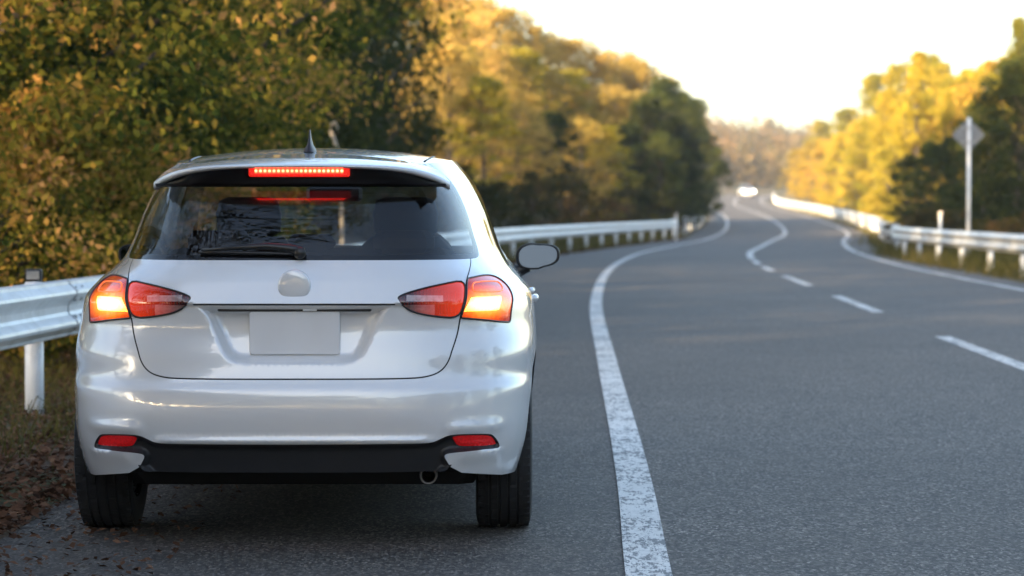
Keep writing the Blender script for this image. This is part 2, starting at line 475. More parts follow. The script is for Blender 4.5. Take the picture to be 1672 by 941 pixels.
# w-beam section: (out towards the road, height above the beam centre)
WB = [(0, -.178), (.03, -.168), (.034, -.150), (.078, -.112), (.083, -.095), (.078, -.078), (.034, -.040), (.022, -.020), (.022, .020), (.034, .040), (.078, .078), (.083, .095), (.078, .112), (.034, .150), (.03, .168), (0, .178)]
def beam_mesh(mb, pts, side, zc):
    rows = []
    for i, p in enumerate(pts):
        d = (pts[min(i + 1, len(pts) - 1)] - pts[max(i - 1, 0)]); d.z = 0; d.normalize()
        n = Vector((d.y, -d.x, 0)) * side
        rows.append([p + n * a + Vector((0, 0, zc + b)) for a, b in WB] + [p + n * (a - .005) + Vector((0, 0, zc + b)) for a, b in reversed(WB)])
    mb.grid(rows, 0, False, True)
def guardrail(label, f, side, y0, y1, step, posts, zc=.60, caps=True, delin=(), term=False):
    base = Vector((float(f(y0)), y0, float(roadz(y0))))
    root = empty('guardrail', base)
    tag(root, label, 'guardrail')
    mb = MB(); pts = path_pts(f, y0, y1, step, 0)
    beam_mesh(mb, [p - base for p in pts], side, zc)
    mb.build('beam', MAT['rail'], root)
    # splice bolts and overlap edges, one every 4 m
    for yy in posts:
        b2 = MB()
        yb = min(yy + .62, y1 - .1)
        p = Vector((float(f(yb)), yb, float(roadz(yb)) + zc)) - base
        sl = float(f(yb + .3) - f(yb - .3)) / .6
        d = Vector((sl, 1, 0)).normalized(); n = Vector((d.y, -d.x, 0)) * side
        for dy in (-.09, .09):
            for dz in (-.125, -.055, .055, .125):
                c = p + d * dy + Vector((0, 0, dz)) + n * .062
                b2.tube([c - n * .02, c + n * .008], .014, 6, 1)
        rows = [[p + d * .13 + n * (a + k) + Vector((0, 0, b)) for a, b in WB] for k in (.0005, .006)]
        rows2 = [[p + d * t + n * (a + .006) + Vector((0, 0, b)) for a, b in WB] for t in (-.13, .13)]
        b2.grid(rows, 0, False); b2.grid(rows2, 0, False)
        if yy < 60: b2.build('splice', [MAT['rail'], MAT['steel']], root)
    if term:
        tb = MB(); rows = []
        p = Vector((float(f(y1)), y1, float(roadz(y1)) + zc)) - base
        sl = float(f(y1) - f(y1 - .5)) / .5; d = Vector((sl, 1, 0)).normalized(); n = Vector((d.y, -d.x, 0)) * side
        for a in np.linspace(-.9, 2.6, 14):
            rad_ = .16
            c = p + n * (.04 - rad_) + n * (math.cos(max(a, 0)) * rad_) + d * (min(a, 0) * .5 + math.sin(max(a, 0)) * rad_)
            rows.append([c + Vector((0, 0, b)) for b in np.linspace(-.20, .20, 7)])
        tb.grid(rows); tb.build('end_terminal', MAT['rail'], root)
    pm = MB()
    pm.tube([(0, 0, -.4), (0, 0, zc + .165)], .0575, 16)
    pm.lathe([(zc + .16, .062), (zc + .178, .05), (zc + .182, 0)], 'z', n=16)
    pme = pm.mesh('post', MAT['rail'])
    for yy in posts:
        sl = float(f(yy + .3) - f(yy - .3)) / .6
        d = Vector((sl, 1, 0)).normalized(); n = Vector((d.y, -d.x, 0)) * side
        p = Vector((float(f(yy)), yy, float(roadz(yy)))) - base - n * .075
        o = link('post', pme, root); o.location = p
        if yy in delin:
            dm = MB(); dm.box((0, 0, zc + .22), (.10, .05, .075), 0, bev=.01); dm.box((0, -.027, zc + .22), (.075, .008, .05), 1)
            dd = dm.build('delineator', [MAT['dark'], MAT['steel']], o)
    return root
g = guardrail('white corrugated guardrail passing behind the parked car on the near left verge', railL, 1, 1.0, 108.0, 1.0,
          [3.5, 7.5, 11.5, 15.5, 19.5, 23.5, 27.5, 31.5, 35.5, 39.5, 43.5, 47.5, 51.5, 55.5, 59.5, 63.5, 67.5, 71.5, 75.5, 79.5, 83.5, 87.5, 91.5, 95.5, 99.5, 103.5, 107.5], delin=(15.5,), term=True)
guardrail('white guardrail on the near right, passing in front of the diamond sign pole', railR, -1, 14, 72.6, 1.0, list(np.arange(15, 72.5, 4)), zc=.59)
guardrail('sunlit white guardrail below the golden trees on the right, running off to the far bend', railR, -1, 74.2, 330, 2.0, list(np.arange(75, 330, 4)), zc=.60)
guardrail('short far white guardrail on the left, beyond the end of the near left one', railL, 1, 124, 300, 2.0, list(np.arange(125, 300, 4)), zc=.60)

# ------------------------------------------------------------------ the parked car
# body surface: S(s, v) with s running round the plan contour from rear centre to front centre and v the height level
KV = np.array([.20, .30, .40, .50, .57, .61, .70, .80, .88, .95, 1.00, 1.035, 1.10, 1.20, 1.31, 1.385])
ROW = dict(
    W=[.79,.828,.853,.864,.870,.873,.878,.876,.866,.818,.774,.750,.722,.684,.622,.552],
    Y=[.07, .038, .012, .0, .006, .030, .050, .066, .062, .085, .115, .140, .181, .258, .365, .45],
    L=[.60,.65,.72,.80,.85,.90,.95,1.1,1.2,1.3,1.5,1.65,1.7,1.7,1.6,1.3],
    N=[4.5,4.5,4.5,4.4,4.3,4.3,4.4,4.2,4.5,4.7,4.5,4.3,4.3,4.8,5.6,4.6],
    M=[2.8, 2.8, 2.8, 2.8, 2.9, 2.9, 3.0, 3.0, 3.0, 3.0, 3.0, 3.0, 3.0, 3.0, 3.0, 3.0],
    F=[4.25, 4.29, 4.32, 4.33, 4.33, 4.32, 4.26, 3.98, 3.62, 3.28, 3.15, 3.08, 2.95, 2.72, 2.46, 2.25],
    LF=[.9, 1.0, 1.1, 1.2, 1.2, 1.2, 1.2, 1.1, .9, .75, .7, .68, .62, .55, .5, .45])
S1, S2, S3 = 1.5, 3.9, 5.4
def resample(x, y, n):
    l = np.concatenate([[0], np.cumsum(np.hypot(np.diff(x), np.diff(y)))]); t = np.linspace(0, l[-1], n)
    return np.interp(t, l, x), np.interp(t, l, y)
NS = (300, 120, 150)
def rowpts(v):
    p = {k: float(pchip(np.array([v]), KV, a)[0]) for k, a in ROW.items()}
    th = np.linspace(0, np.pi / 2, 3000); th = th ** 2 / (np.pi / 2)
    a = resample(p['W'] * np.sin(th) ** (2 / p['N']), p['Y'] + p['L'] * (1 - np.cos(th) ** (2 / p['M'])), NS[0] + 1)
    y0 = p['Y'] + p['L']; y1 = p['F'] - p['LF']
    b = np.full(NS[1] + 1, p['W']), np.linspace(y0, y1, NS[1] + 1)
    th = np.linspace(0, np.pi / 2, 3000)
    c = resample(p['W'] * np.cos(th) ** (2 / 3.2), y1 + p['LF'] * np.sin(th) ** (2 / 2.3), NS[2] + 1)
    return np.concatenate([a[0], b[0][1:], c[0][1:]]), np.concatenate([a[1], b[1][1:], c[1][1:]])
TS = np.concatenate([np.linspace(0, S1, NS[0] + 1), np.linspace(S1, S2, NS[1] + 1)[1:], np.linspace(S2, S3, NS[2] + 1)[1:]])
TV = np.linspace(.20, 1.385, 238)
TAB = np.array([rowpts(v) for v in TV])
def tilt(y, v):
    t = np.clip((v - 1.0) / .385, 0, 1)
    return t * np.interp(y, [0, .5, 1.2, 1.9, 2.4, 3.2], [0, 0, .028, .035, .01, -.03])
def S(s, v):
    s = np.asarray(s, float); v = np.asarray(v, float)
    i = np.clip(np.searchsorted(TS, s) - 1, 0, len(TS) - 2); a = (s - TS[i]) / (TS[i + 1] - TS[i])
    g = np.clip((v - TV[0]) / (TV[1] - TV[0]), 0, len(TV) - 1.0001); j = g.astype(int); b = g - j
    P = [(TAB[j, c, i] * (1 - a) + TAB[j, c, i + 1] * a) * (1 - b) + (TAB[j + 1, c, i] * (1 - a) + TAB[j + 1, c, i + 1] * a) * b for c in (0, 1)]
    return P[0], P[1], v + tilt(P[1], v)
def s_of_y(y, v):
    """the s on the flank where the contour of level v has this y"""
    j = int(round((np.clip(v, .2, 1.385) - TV[0]) / (TV[1] - TV[0])))
    return float(np.interp(y, TAB[j, 1], TS))

def chaikin(P, n=2, closed=True):
    P = [np.array(p, float) for p in P]
    for _ in range(n):
        Q = [] if closed else [P[0]]
        for i in range(len(P) if closed else len(P) - 1):
            a, b = P[i], P[(i + 1) % len(P)]
            Q += [a * .75 + b * .25, a * .25 + b * .75]
        if not closed: Q.append(P[-1])
        P = Q
    return np.array(P)
def dens(P, step, closed=False):
    P = [np.array(p, float) for p in P]; Q = []
    for i in range(len(P) if closed else len(P) - 1):
        a, b = P[i], P[(i + 1) % len(P)]
        k = max(1, int(np.hypot(*(b - a)) / step))
        Q += [a + (b - a) * t / k for t in range(k)]
    if not closed: Q.append(P[-1])
    return np.array(Q)
def inside(poly, p):
    x, y = p[:, 0], p[:, 1]; r = np.zeros(len(p), bool); n = len(poly)
    for i in range(n):
        x1, y1 = poly[i]; x2, y2 = poly[i - 1]
        c = ((y1 > y) != (y2 > y))
        with np.errstate(divide='ignore', invalid='ignore'):
            r ^= c & (x < (x2 - x1) * (y - y1) / (y2 - y1) + x1)
    return r
def dist(path, p, closed=False):
    d = np.full(len(p), 9.)
    P = list(path) + ([path[0]] if closed else [])
    for a, b in zip(P[:-1], P[1:]):
        a = np.array(a, float); b = np.array(b, float); ab = b - a; L2 = max(ab @ ab, 1e-12)
        t = np.clip(((p - a) @ ab) / L2, 0, 1)
        d = np.minimum(d, np.hypot(*(p - a - t[:, None] * ab).T))
    return d
def off(path, w):
    P = np.array(path); T_ = np.gradient(P, axis=0); T_ /= np.maximum(np.hypot(*T_.T), 1e-9)[:, None]
    return P + np.stack([-T_[:, 1], T_[:, 0]], 1) * w

# outlines on the (s, v) sheet, right half of the car
lamp_out = chaikin([(.5205, .955), (.5205, .965), (.53, .968), (.60, .976), (.672, .974), (.742, .958), (.786, .931), (.780, .89), (.766, .845), (.770, .815), (.769, .804), (.755, .803), (.69, .808), (.628, .816), (.53, .8255), (.5205, .828), (.5205, .84), (.5205, .89)], 2)
lamp_in = chaikin([(.5145, .9645), (.416, .946), (.345, .925), (.310, .909), (.304, .899), (.316, .880), (.354, .850), (.434, .833), (.5145, .8265), (.5145, .89)], 2)
gap_path = chaikin([(.541, 1.034), (.538, 1.022), (.520, .980), (.5175, .96), (.5175, .89), (.5175, .826), (.530, .765), (.534, .72), (.530, .670), (.505, .634), (.455, .618), (.39, .6145), (.2, .613), (0, .613)], 3, False)
tail_poly = np.concatenate([gap_path, [(0, 1.034)]])
window = np.concatenate([[(0, 1.034)], chaikin([(.3, 1.034), (.56, 1.033), (.608, 1.038), (.623, 1.05), (.628, 1.079), (.614, 1.169), (.570, 1.30), (.55, 1.345)], 2, False), [(.53, 1.36), (0, 1.36)]])
glass = np.concatenate([[(0, 1.052)], chaikin([(.3, 1.052), (.55, 1.052), (.578, 1.06), (.585, 1.09), (.572, 1.169), (.53, 1.29), (.50, 1.312)], 2, False), [(0, 1.318)]])
valance = np.concatenate([[(0, .382)], chaikin([(.3, .383), (.48, .384), (.548, .386), (.575, .398), (.605, .412), (.66, .415), (.79, .411), (.82, .402), (.868, .372), (.882, .356), (.86, .353), (.777, .3535), (.655, .3475), (.622, .344), (.615, .335), (.64, .312), (.655, .298), (.648, .284), (.62, .279)], 2, False), [(.4, .276), (0, .276)]])
refl = chaikin([(.618, .4085), (.70, .4085), (.80, .405), (.845, .374), (.85, .366), (.75, .366), (.662, .368), (.64, .385)], 2)
recess = np.concatenate([[(0, .872)], chaikin([(.289, .872), (.291, .870), (.268, .836), (.25, .74), (.235, .692), (.205, .669), (.15, .664)], 2, False), [(0, .664)]])
garnish = np.array([(0, .8775), (.15, .8775), (.3, .8775)])
bottom = np.array([(0, .276), (.4, .276), (.60, .279), (.66, .295), (.72, .272), (.98, .249), (1.2, .245)] + [(s_of_y(y, .25), .245) for y in (1.3, 2, 3, 3.8)] + [(S3, .245)])
def arch(yc, r=.352, zc=.325):
    P = []
    for t in np.linspace(0, 2 * math.pi, 60, endpoint=False):
        y, z = yc + r * math.cos(t), zc + r * math.sin(t)
        P.append((s_of_y(y, z), z))
    return np.array(P)
WY = .76; WB_ = 2.6
arches = [arch(WY), arch(WY + WB_)]
def side(pts): return np.array([(s_of_y(y, v), v) for y, v in dens(pts, .05, True)])
rear_side_glass = side([(1.06, 1.012), (1.76, 1.006), (1.76, 1.342), (1.34, 1.336), (1.13, 1.25), (1.00, 1.09), (.99, 1.03)])
front_side_glass = side([(1.86, 1.005), (2.78, 1.0), (2.83, 1.02), (2.32, 1.325), (2.22, 1.344), (1.86, 1.344)])
glass_trim = side([(1.0, .996), (2.86, .985), (2.90, 1.015), (2.36, 1.335), (2.2, 1.358), (1.3, 1.352), (1.08, 1.262), (.94, 1.09), (.93, 1.02)])
ws_x = [s_of_y(0, 0)]
def ws_s(v, k):
    j = int(round((v - TV[0]) / (TV[1] - TV[0]))); x = TAB[j, 0]; i0 = NS[0] + NS[1]
    return float(np.interp(-k * x[i0], -x[i0:], TS[i0:]))
windscreen = np.concatenate([[(ws_s(v, .90), v) for v in np.linspace(1.05, 1.365, 12)], [(S3, 1.365), (S3, 1.05)]])
rear_door_path = np.array([(s_of_y(y, v), v) for y, v in dens([(1.80, .99), (1.80, .30), (1.24, .30), (1.13, .50), (.98, .70), (.90, .86), (.92, .985)], .04)])
front_door_path = np.array([(s_of_y(y, v), v) for y, v in dens([(2.88, .985), (2.93, .80), (2.90, .30), (1.80, .30)], .04)])
rear_door_poly = rear_door_path
front_door_poly = np.concatenate([front_door_path, np.array([(s_of_y(1.80, v), v) for v in np.linspace(.30, .99, 12)])])
bump_path = np.array([(s_of_y(y, v), v) for y, v in dens([(.40, .60), (.40, .70), (.37, .795)], .03)] + [(.772, .803)])
front_line = np.array([(s, .80) for s in np.linspace(4.15, S3, 30)])

GAPW = .0028
paths = [gap_path, rear_door_path, front_door_path, garnish]
def half_sheet():
    pts, edges = [], []
    def poly(P, closed=True, step=.02):
        P = dens(P, step, closed); o = len(pts)
        P[:, 0] = np.clip(P[:, 0], 0, S3); P[:, 1] = np.clip(P[:, 1], .2, 1.385)
        pts.extend(map(tuple, P)); n = len(P)
        edges.extend((o + i, o + (i + 1) % n) for i in range(n if closed else n - 1))
    poly([(0, .2), (S3, .2), (S3, 1.385), (0, 1.385)], True, .012)
    for P in (lamp_out, lamp_in, window, glass, valance, refl, recess, rear_side_glass, front_side_glass, glass_trim, windscreen, *arches): poly(P)
    poly(bottom, False)
    for dd in (.010, -.008, -.016, -.024, -.034):
        q = off(dens(recess, .008), dd); q = q[(q[:, 0] >= 0) & (q[:, 1] < .862)]
        poly(q, False, .01)
    for vv in (.389, .395, .401, .408): poly([(0, vv), (.5, vv)], False, .012)
    for vv in (.866, .8725, .8835, .889, .896): poly([(0, vv), (.27 if vv < .8727 else .296, vv)], False, .012)
    for P in paths:
        P = dens(P, .02)
        poly(off(P, GAPW), False, .02); poly(off(P, -GAPW), False, .02)
    have = np.array(pts)
    g = []
    for s0, s1, v0, v1, hs, hv in ((0, 1.0, .2, 1.385, .009, .009), (1.0, S2, .2, 1.385, .04, .025), (S2, S3, .2, 1.385, .03, .025)):
        a, b = np.meshgrid(np.arange(s0 + hs * .5, s1, hs), np.arange(v0 + hv * .5, v1, hv))
        g.append(np.stack([a.ravel(), b.ravel()], 1))
    g = np.concatenate(g)
    # keep grid points away from outline points
    keep = np.ones(len(g), bool)
    cell = {}
    for p in have: cell.setdefault((int(p[0] / .02), int(p[1] / .02)), []).append(p)
    for i, p in enumerate(g):
        cx, cy = int(p[0] / .02), int(p[1] / .02)
        for dx in (-1, 0, 1):
            for dy in (-1, 0, 1):
                for q in cell.get((cx + dx, cy + dy), ()):
                    if (q[0] - p[0]) ** 2 + (q[1] - p[1]) ** 2 < .006 ** 2: keep[i] = False
    allp = [Vector(p) for p in pts] + [Vector(p) for p in g[keep]]
    vo, eo, fo, _, _, _ = geometry.delaunay_2d_cdt(allp, edges, [], 0, 1e-6, False)
    V = np.array([(p.x, p.y) for p in vo]); Fc = np.array([tuple(f) for f in fo])
    return V, Fc
UV, FC = half_sheet()
cen = UV[FC].mean(1)
REG = np.full(len(FC), 'body', dtype='U20')
v_, s_ = cen[:, 1], cen[:, 0]
bumper = (v_ < .803) & (s_ < .98)
REG[bumper] = 'bumper'
REG[(v_ < .80) & (s_ > 4.2)] = 'front_bumper'
REG[inside(tail_poly, cen)] = 'tailgate'
REG[inside(rear_door_poly, cen)] = 'rear_door'
REG[inside(front_door_poly, cen)] = 'front_door'
REG[inside(lamp_out, cen)] = 'lamp_out'
REG[inside(lamp_in, cen)] = 'lamp_in'
REG[inside(window, cen)] = 'window_frame'
REG[inside(glass, cen)] = 'rear_window'
REG[inside(valance, cen)] = 'valance'
REG[inside(refl, cen)] = 'reflector'
REG[inside(glass_trim, cen)] = 'side_trim'
REG[inside(rear_side_glass, cen)] = 'rear_side_window'
REG[inside(front_side_glass, cen)] = 'front_side_window'
REG[inside(windscreen, cen)] = 'windscreen'
for P in paths: REG[dist(P, cen) < GAPW * .98] = 'gap'
below = cen[:, 1] < np.interp(cen[:, 0], bottom[:, 0], bottom[:, 1])
REG[(s_ < .662) & (v_ < .303) & (REG == 'bumper') & ~below] = 'valance'
REG[below & ((REG != 'valance') | (v_ < .272))] = 'cut'
for P in arches: REG[inside(P, cen)] = 'cut'

x, y, z = S(UV[:, 0], UV[:, 1])
# relief: number plate recess, lamp and reflector pockets, the lip over the lower trim
dr = dist(recess, UV); ir = inside(recess, UV + (0.0, .0)) & (UV[:, 1] < .8705)
y = y + np.where(ir, .042 * sstep(0, .032, np.minimum(dr, np.where(UV[:, 1] > .80, (.872 - UV[:, 1]) * 3 + .0, 9.))), 0)
iv = inside(valance, np.stack([np.maximum(UV[:, 0], 1e-4), np.where(np.abs(UV[:, 1] - .276) < .004, UV[:, 1] + .004, UV[:, 1])], 1)); dv_ = dist(valance[:-2], UV)
y = y + np.where(iv, .03 * sstep(0, .02, dv_), 0)
irf = inside(refl, UV); y = y - np.where(irf, .016 * sstep(0, .01, dist(refl, UV, True)), 0)
# soft flared shoulder over the reflector pockets
bx = np.exp(-((UV[:, 1] - .437) / .022) ** 2) * sstep(.56, .64, UV[:, 0]) * (1 - sstep(.80, .92, UV[:, 0]))
y = y - .012 * bx
wing = sstep(.655, .72, UV[:, 0]) * (1 - sstep(.86, .95, UV[:, 0])) * (UV[:, 1] < .353) * sstep(.285, .345, UV[:, 1])
y = y - .010 * wing
# lip along the lower edge of the bumper
y = y - .010 * np.exp(-((UV[:, 1] - .395) / .012) ** 2) * (1 - sstep(.5, .58, UV[:, 0]))
# crease of the tailgate under the badge
y = y - .012 * np.exp(-np.clip(UV[:, 1] - .881, 0, 1) / .02) * sstep(.8735, .880, UV[:, 1]) * (1 - sstep(.30, .42, UV[:, 0]))
# lamps stand a little proud at their edge
for P in (lamp_out, lamp_in):
    il = inside(P, UV); y = y - np.where(il, .005 * sstep(0, .012, dist(P, UV, True)), 0)
gapv = np.zeros(len(UV), bool)
for P in paths: gapv |= dist(P, UV) < GAPW * .6
P3 = np.stack([x, y, z], 1)
# mirrored whole sheet for normals
nh = len(P3)
allP = np.concatenate([P3, P3 * (-1, 1, 1)]); mid = np.where(UV[:, 0] < 1e-5)[0]
remap = np.arange(2 * nh); remap[nh + mid] = mid
keepf = REG != 'cut'
allF = np.concatenate([FC[keepf], remap[FC[keepf][:, ::-1] + nh]])
allR = np.concatenate([REG[keepf], REG[keepf]]); half = np.concatenate([np.zeros(keepf.sum(), int), np.ones(keepf.sum(), int)])
fn = np.cross(allP[allF[:, 1]] - allP[allF[:, 0]], allP[allF[:, 2]] - allP[allF[:, 0]])
VN = np.zeros_like(allP)
for k in range(3): np.add.at(VN, allF[:, k], fn)
VN /= np.maximum(np.linalg.norm(VN, axis=1), 1e-12)[:, None]
if (VN[:200] @ np.array([0, -1, 0])).mean() < 0 or VN[np.argmax(allP[:, 0])][0] < 0:
    allF = allF[:, ::-1]; VN = -VN
inner = np.isin(allR, ['valance', 'reflector'])
def part_normals(m):
    q = allF[m]; nn = np.zeros_like(allP); w_ = np.cross(allP[q[:, 1]] - allP[q[:, 0]], allP[q[:, 2]] - allP[q[:, 0]])
    for k in range(3): np.add.at(nn, q[:, k], w_)
    return nn / np.maximum(np.linalg.norm(nn, axis=1), 1e-12)[:, None]
VN_IN, VN_OUT = part_normals(inner), part_normals(~inner)
def panel(name, regs, mat, parent, side=None, own_normals=False):
    m = np.isin(allR, regs) & (True if side is None else half == side)
    f = allF[m]; u, inv = np.unique(f, return_inverse=True)
    me = mesh_np(name, allP[u], inv.reshape(-1, 3), mat, True)
    if len(me.polygons) == len(f): me.normals_split_custom_set_from_vertices([tuple(q) for q in (VN_IN if regs[0] in ('valance', 'reflector') else VN_OUT)[u]])
    return link(name, me, parent)

MAT.update(
    car=m_paint(),
    gap=simple('panel_gap', (.004, .004, .004), .7),
    rearglass=m_glass('tinted_rear_glass', (.80, .81, .81), .95, .0),
    sideglass=m_glass('side_glass', (.55, .57, .57), 1.0, .0),
    screen=m_glass('windscreen_glass', (.88, .91, .90), .6),
    frit=simple('black_glass_border', (.006, .006, .007), .06),
    rubber=simple('tyre_rubber', (.016, .016, .017), .75, 0, .3, 40),
    alloy=simple('alloy', (.45, .46, .48), .25, .9),
    chrome=simple('chrome', (.75, .75, .76), .12, 1.0),
    seat=simple('seat_cloth', (.02, .02, .022), .85),
    plate=simple('blank_plate', (.70, .70, .715), .45, 0, .03, 8),
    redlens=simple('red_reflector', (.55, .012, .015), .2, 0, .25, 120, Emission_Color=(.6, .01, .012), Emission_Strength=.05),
)
car = empty('parked_car', (-.776, 9.05, 0), .0081)
tag(car, 'white hatchback parked on the left shoulder with its hazard lights on', 'car')
panel('body', ['body'], MAT['car'], car)
panel('panel_gap', ['gap'], MAT['gap'], car)
bump_o = panel('bumper', ['bumper'], MAT['car'], car)
panel('front_bumper', ['front_bumper'], MAT['car'], car)
tailgate = panel('tailgate', ['tailgate'], MAT['car'], car)
panel('lower_trim', ['valance'], MAT['dark'], bump_o)
for h in (0, 1): panel('reflector', ['reflector'], MAT['redlens'], bump_o, h)
panel('window_frame', ['window_frame'], MAT['frit'], tailgate)
panel('rear_window', ['rear_window'], MAT['rearglass'], tailgate)
panel('windscreen', ['windscreen'], MAT['screen'], car)
for h in (0, 1):
    panel('window_trim', ['side_trim'], MAT['frit'], car, h)
    d1 = panel('rear_door', ['rear_door'], MAT['car'], car, h)
    d2 = panel('front_door', ['front_door'], MAT['car'], car, h)
    panel('window', ['rear_side_window'], MAT['sideglass'], d1, h)
    panel('window', ['front_side_window'], MAT['sideglass'], d2, h)
    for d, yy in ((d1, 1.10), (d2, 2.02)):
        mb = MB(); sx = 1 if h == 0 else -1
        sv = s_of_y(yy, .862); px_, py_, pz_ = [float(q) for q in S(sv, .862)]
        pts = [(sx * (px_ + o_), yy + t, .864 + .006 * t) for t, o_ in ((-.01, -.014), (.0, .000), (.03, .007), (.09, .009), (.15, .007), (.175, .000), (.185, -.014))]
        mb.tube(pts, [.010, .014, .016, .016, .016, .013, .009], 10)
        mb.build('handle', MAT['car'], d)

lm_red = simple('red_light_guide', (.5, .05, .02), .2, 0, .1, 60, Emission_Color=(1, .16, .03), Emission_Strength=.32)
# lamps: lit outer turn signals, dim inner lenses
amber = [(0, (1.0, .62, .18)), (.30, (1.0, .42, .06)), (.55, (.95, .20, .014)), (.78, (.50, .06, .005)), (1, (.18, .010, .004))]
for h in (0, 1):
    sx = 1 if h == 0 else -1
    c = np.array([float(q) for q in S(.612, .875)])
    lm = m_emit('lit_turn_signal_lens', amber, (sx * c[0], c[1], c[2]), (.135, .35, .075), .42, (.20, .012, .003))
    lo = panel('tail_lamp', ['lamp_out'], lm, car, h)
    # bright reflector cell of the lit bulb
    mb = MB(); rows = []
    P = [(.530, .608), (.845, .902)]
    ns_, nv_ = 26, 12
    for j in range(nv_ + 1):
        v = .848 + (.902 - .848) * j / nv_
        row = []
        for i in range(ns_ + 1):
            ss = .530 + (.690 - .530) * i / ns_ + .010 * (j / nv_ - .5)
            q = [float(k) for k in S(ss, v)]
            ex = min(i, ns_ - i) / 3.0; ey = min(j, nv_ - j) / 2.0
            b = .0075 * min(1, ex) ** .5 * min(1, ey) ** .5 - .002
            row.append((sx * q[0], q[1] - .005 - b, q[2]))
        rows.append(row)
    mb.grid(rows)
    bm_ = m_emit('turn_signal_bulb', [(0, (1, .86, .44)), (.38, (1, .70, .22)), (.65, (1, .42, .06)), (1, (.9, .18, .012))], (sx * c[0], c[1], c[2]), (.135, .4, .05), 1.1, (.4, .2, .05), noise_scale=90)
    mb.build('bulb', bm_, lo)
    mb = MB(); fr_ = [(.55, .918), (.70, .915), (.722, .925), (.722, .940), (.700, .953), (.56, .954), (.545, .945), (.545, .926), (.55, .918)]
    mb.tube([(sx * q[0], q[1] - .004, q[2]) for q in [[float(k) for k in S(a_, b_)] for a_, b_ in chaikin(fr_[:-1], 2).tolist() + [chaikin(fr_[:-1], 2).tolist()[0]]]], .0032, 6, 0, False)
    mb.build('light_guide', lm_red, lo)
    t = NT('inner_lamp_lens'); co = t.obj(); sep = t.n('SeparateXYZ'); t.l(co, sep.inputs[0])
    zz = sep.outputs[2]; xx = t.math('ABSOLUTE', sep.outputs[0])
    # tilted clear band over the reversing lamp, ribbed red lens round it
    zc_ = t.math('MULTIPLY_ADD', xx, -.02, .908)
    band = t.math('LESS_THAN', t.math('ABSOLUTE', t.math('SUBTRACT', zz, zc_)), .011)
    bx_ = t.math('MULTIPLY', t.math('GREATER_THAN', xx, .40), t.math('LESS_THAN', xx, .53))
    low = t.math('MULTIPLY', t.math('LESS_THAN', zz, .876), t.math('LESS_THAN', xx, .50))
    rib = t.n('TexWave'); rib.inputs['Scale'].default_value = 26; t.l(co, rib.inputs['Vector'])
    nz = t.noise(35, 4, .7, co)
    red = t.mix(t.math('MULTIPLY', rib.outputs[1], .6), (.035, .002, .003), (.15, .007, .007))
    red = t.mix(t.ramp(nz, [(.45, 0), (.62, .8)]), red, (.05, .006, .008))
    colr = t.mix(t.math('MULTIPLY', t.math('MULTIPLY', band, bx_), t.ramp(nz, [(.3, .35), (.7, .9)])), red, (.50, .42, .42))
    colr = t.mix(low, colr, t.mix(nz, (.16, .03, .03), (.42, .30, .29)))
    pb = t.pbr(colr, .12, 0, None, Coat_Weight=1.0, Coat_Roughness=.02)
    gx_ = t.n('MapRange'); t.l(xx, gx_.inputs[0]); gx_.inputs[1].default_value = .42; gx_.inputs[2].default_value = .60
    t.l(t.mix(gx_.outputs[0], (0, 0, 0), (.5, .03, .006)), pb.inputs['Emission Color']); pb.inputs['Emission Strength'].default_value = .35
    li = panel('inner_lamp', ['lamp_in'], t.mat, tailgate, h)
    # dark bezel round both lenses
    mb = MB()
    for P in (lamp_in, lamp_out):
        Q = dens(P, .012, True)
        q = [np.array([float(k) for k in S(a, b)]) for a, b in Q]; q.append(q[0])
        mb.tube([(sx * k[0], k[1] - .003, k[2]) for k in q], .0036, 6, 0, False)
    mb.build('bezel', MAT['black'], lo)

# roof: closes the top row with a low crown
NR, top = 14, []
es = np.concatenate([np.linspace(0, S1, 46), np.linspace(S1, S2, 20)[1:], np.linspace(S2, S3, 26)[1:]])
ex_, ey_, ez_ = S(es, np.full_like(es, 1.385))
def roofz(yv): return np.interp(yv, [.44, .6, .8, 1.2, 1.6, 2.0, 2.25], [1.387, 1.412, 1.436, 1.462, 1.473, 1.470, 1.455])
def smooth_roofz(yv): return sum(roofz(yv + d) for d in (-.15, -.08, 0, .08, .15)) / 5
rows = []
for i in range(NR + 1):
    t_ = i / NR; w = 1 - (1 - t_) ** 2.2
    cyy = .75 + (ey_ - .44) / (2.25 - .44) * 1.2
    rows.append(np.stack([ex_ * (1 - t_), ey_ * (1 - t_) + cyy * t_, ez_ * (1 - w) + smooth_roofz(cyy) * w], 1))
mb = MB()
full = [[tuple(p) for p in r] + [(-p[0], p[1], p[2]) for p in r[::-1]] for r in rows]
mb.grid(full)
roof_me = mb.mesh('roof', MAT['car'])
roof = link('roof', roof_me, car)
bvh = BVHTree.FromPolygons([v.co for v in roof_me.vertices], [tuple(p.vertices) for p in roof_me.polygons])
def on_roof(x_, y_):
    h_ = bvh.ray_cast(Vector((x_, y_, 3)), Vector((0, 0, -1)))
    return h_[0].z if h_[0] is not None else 1.385

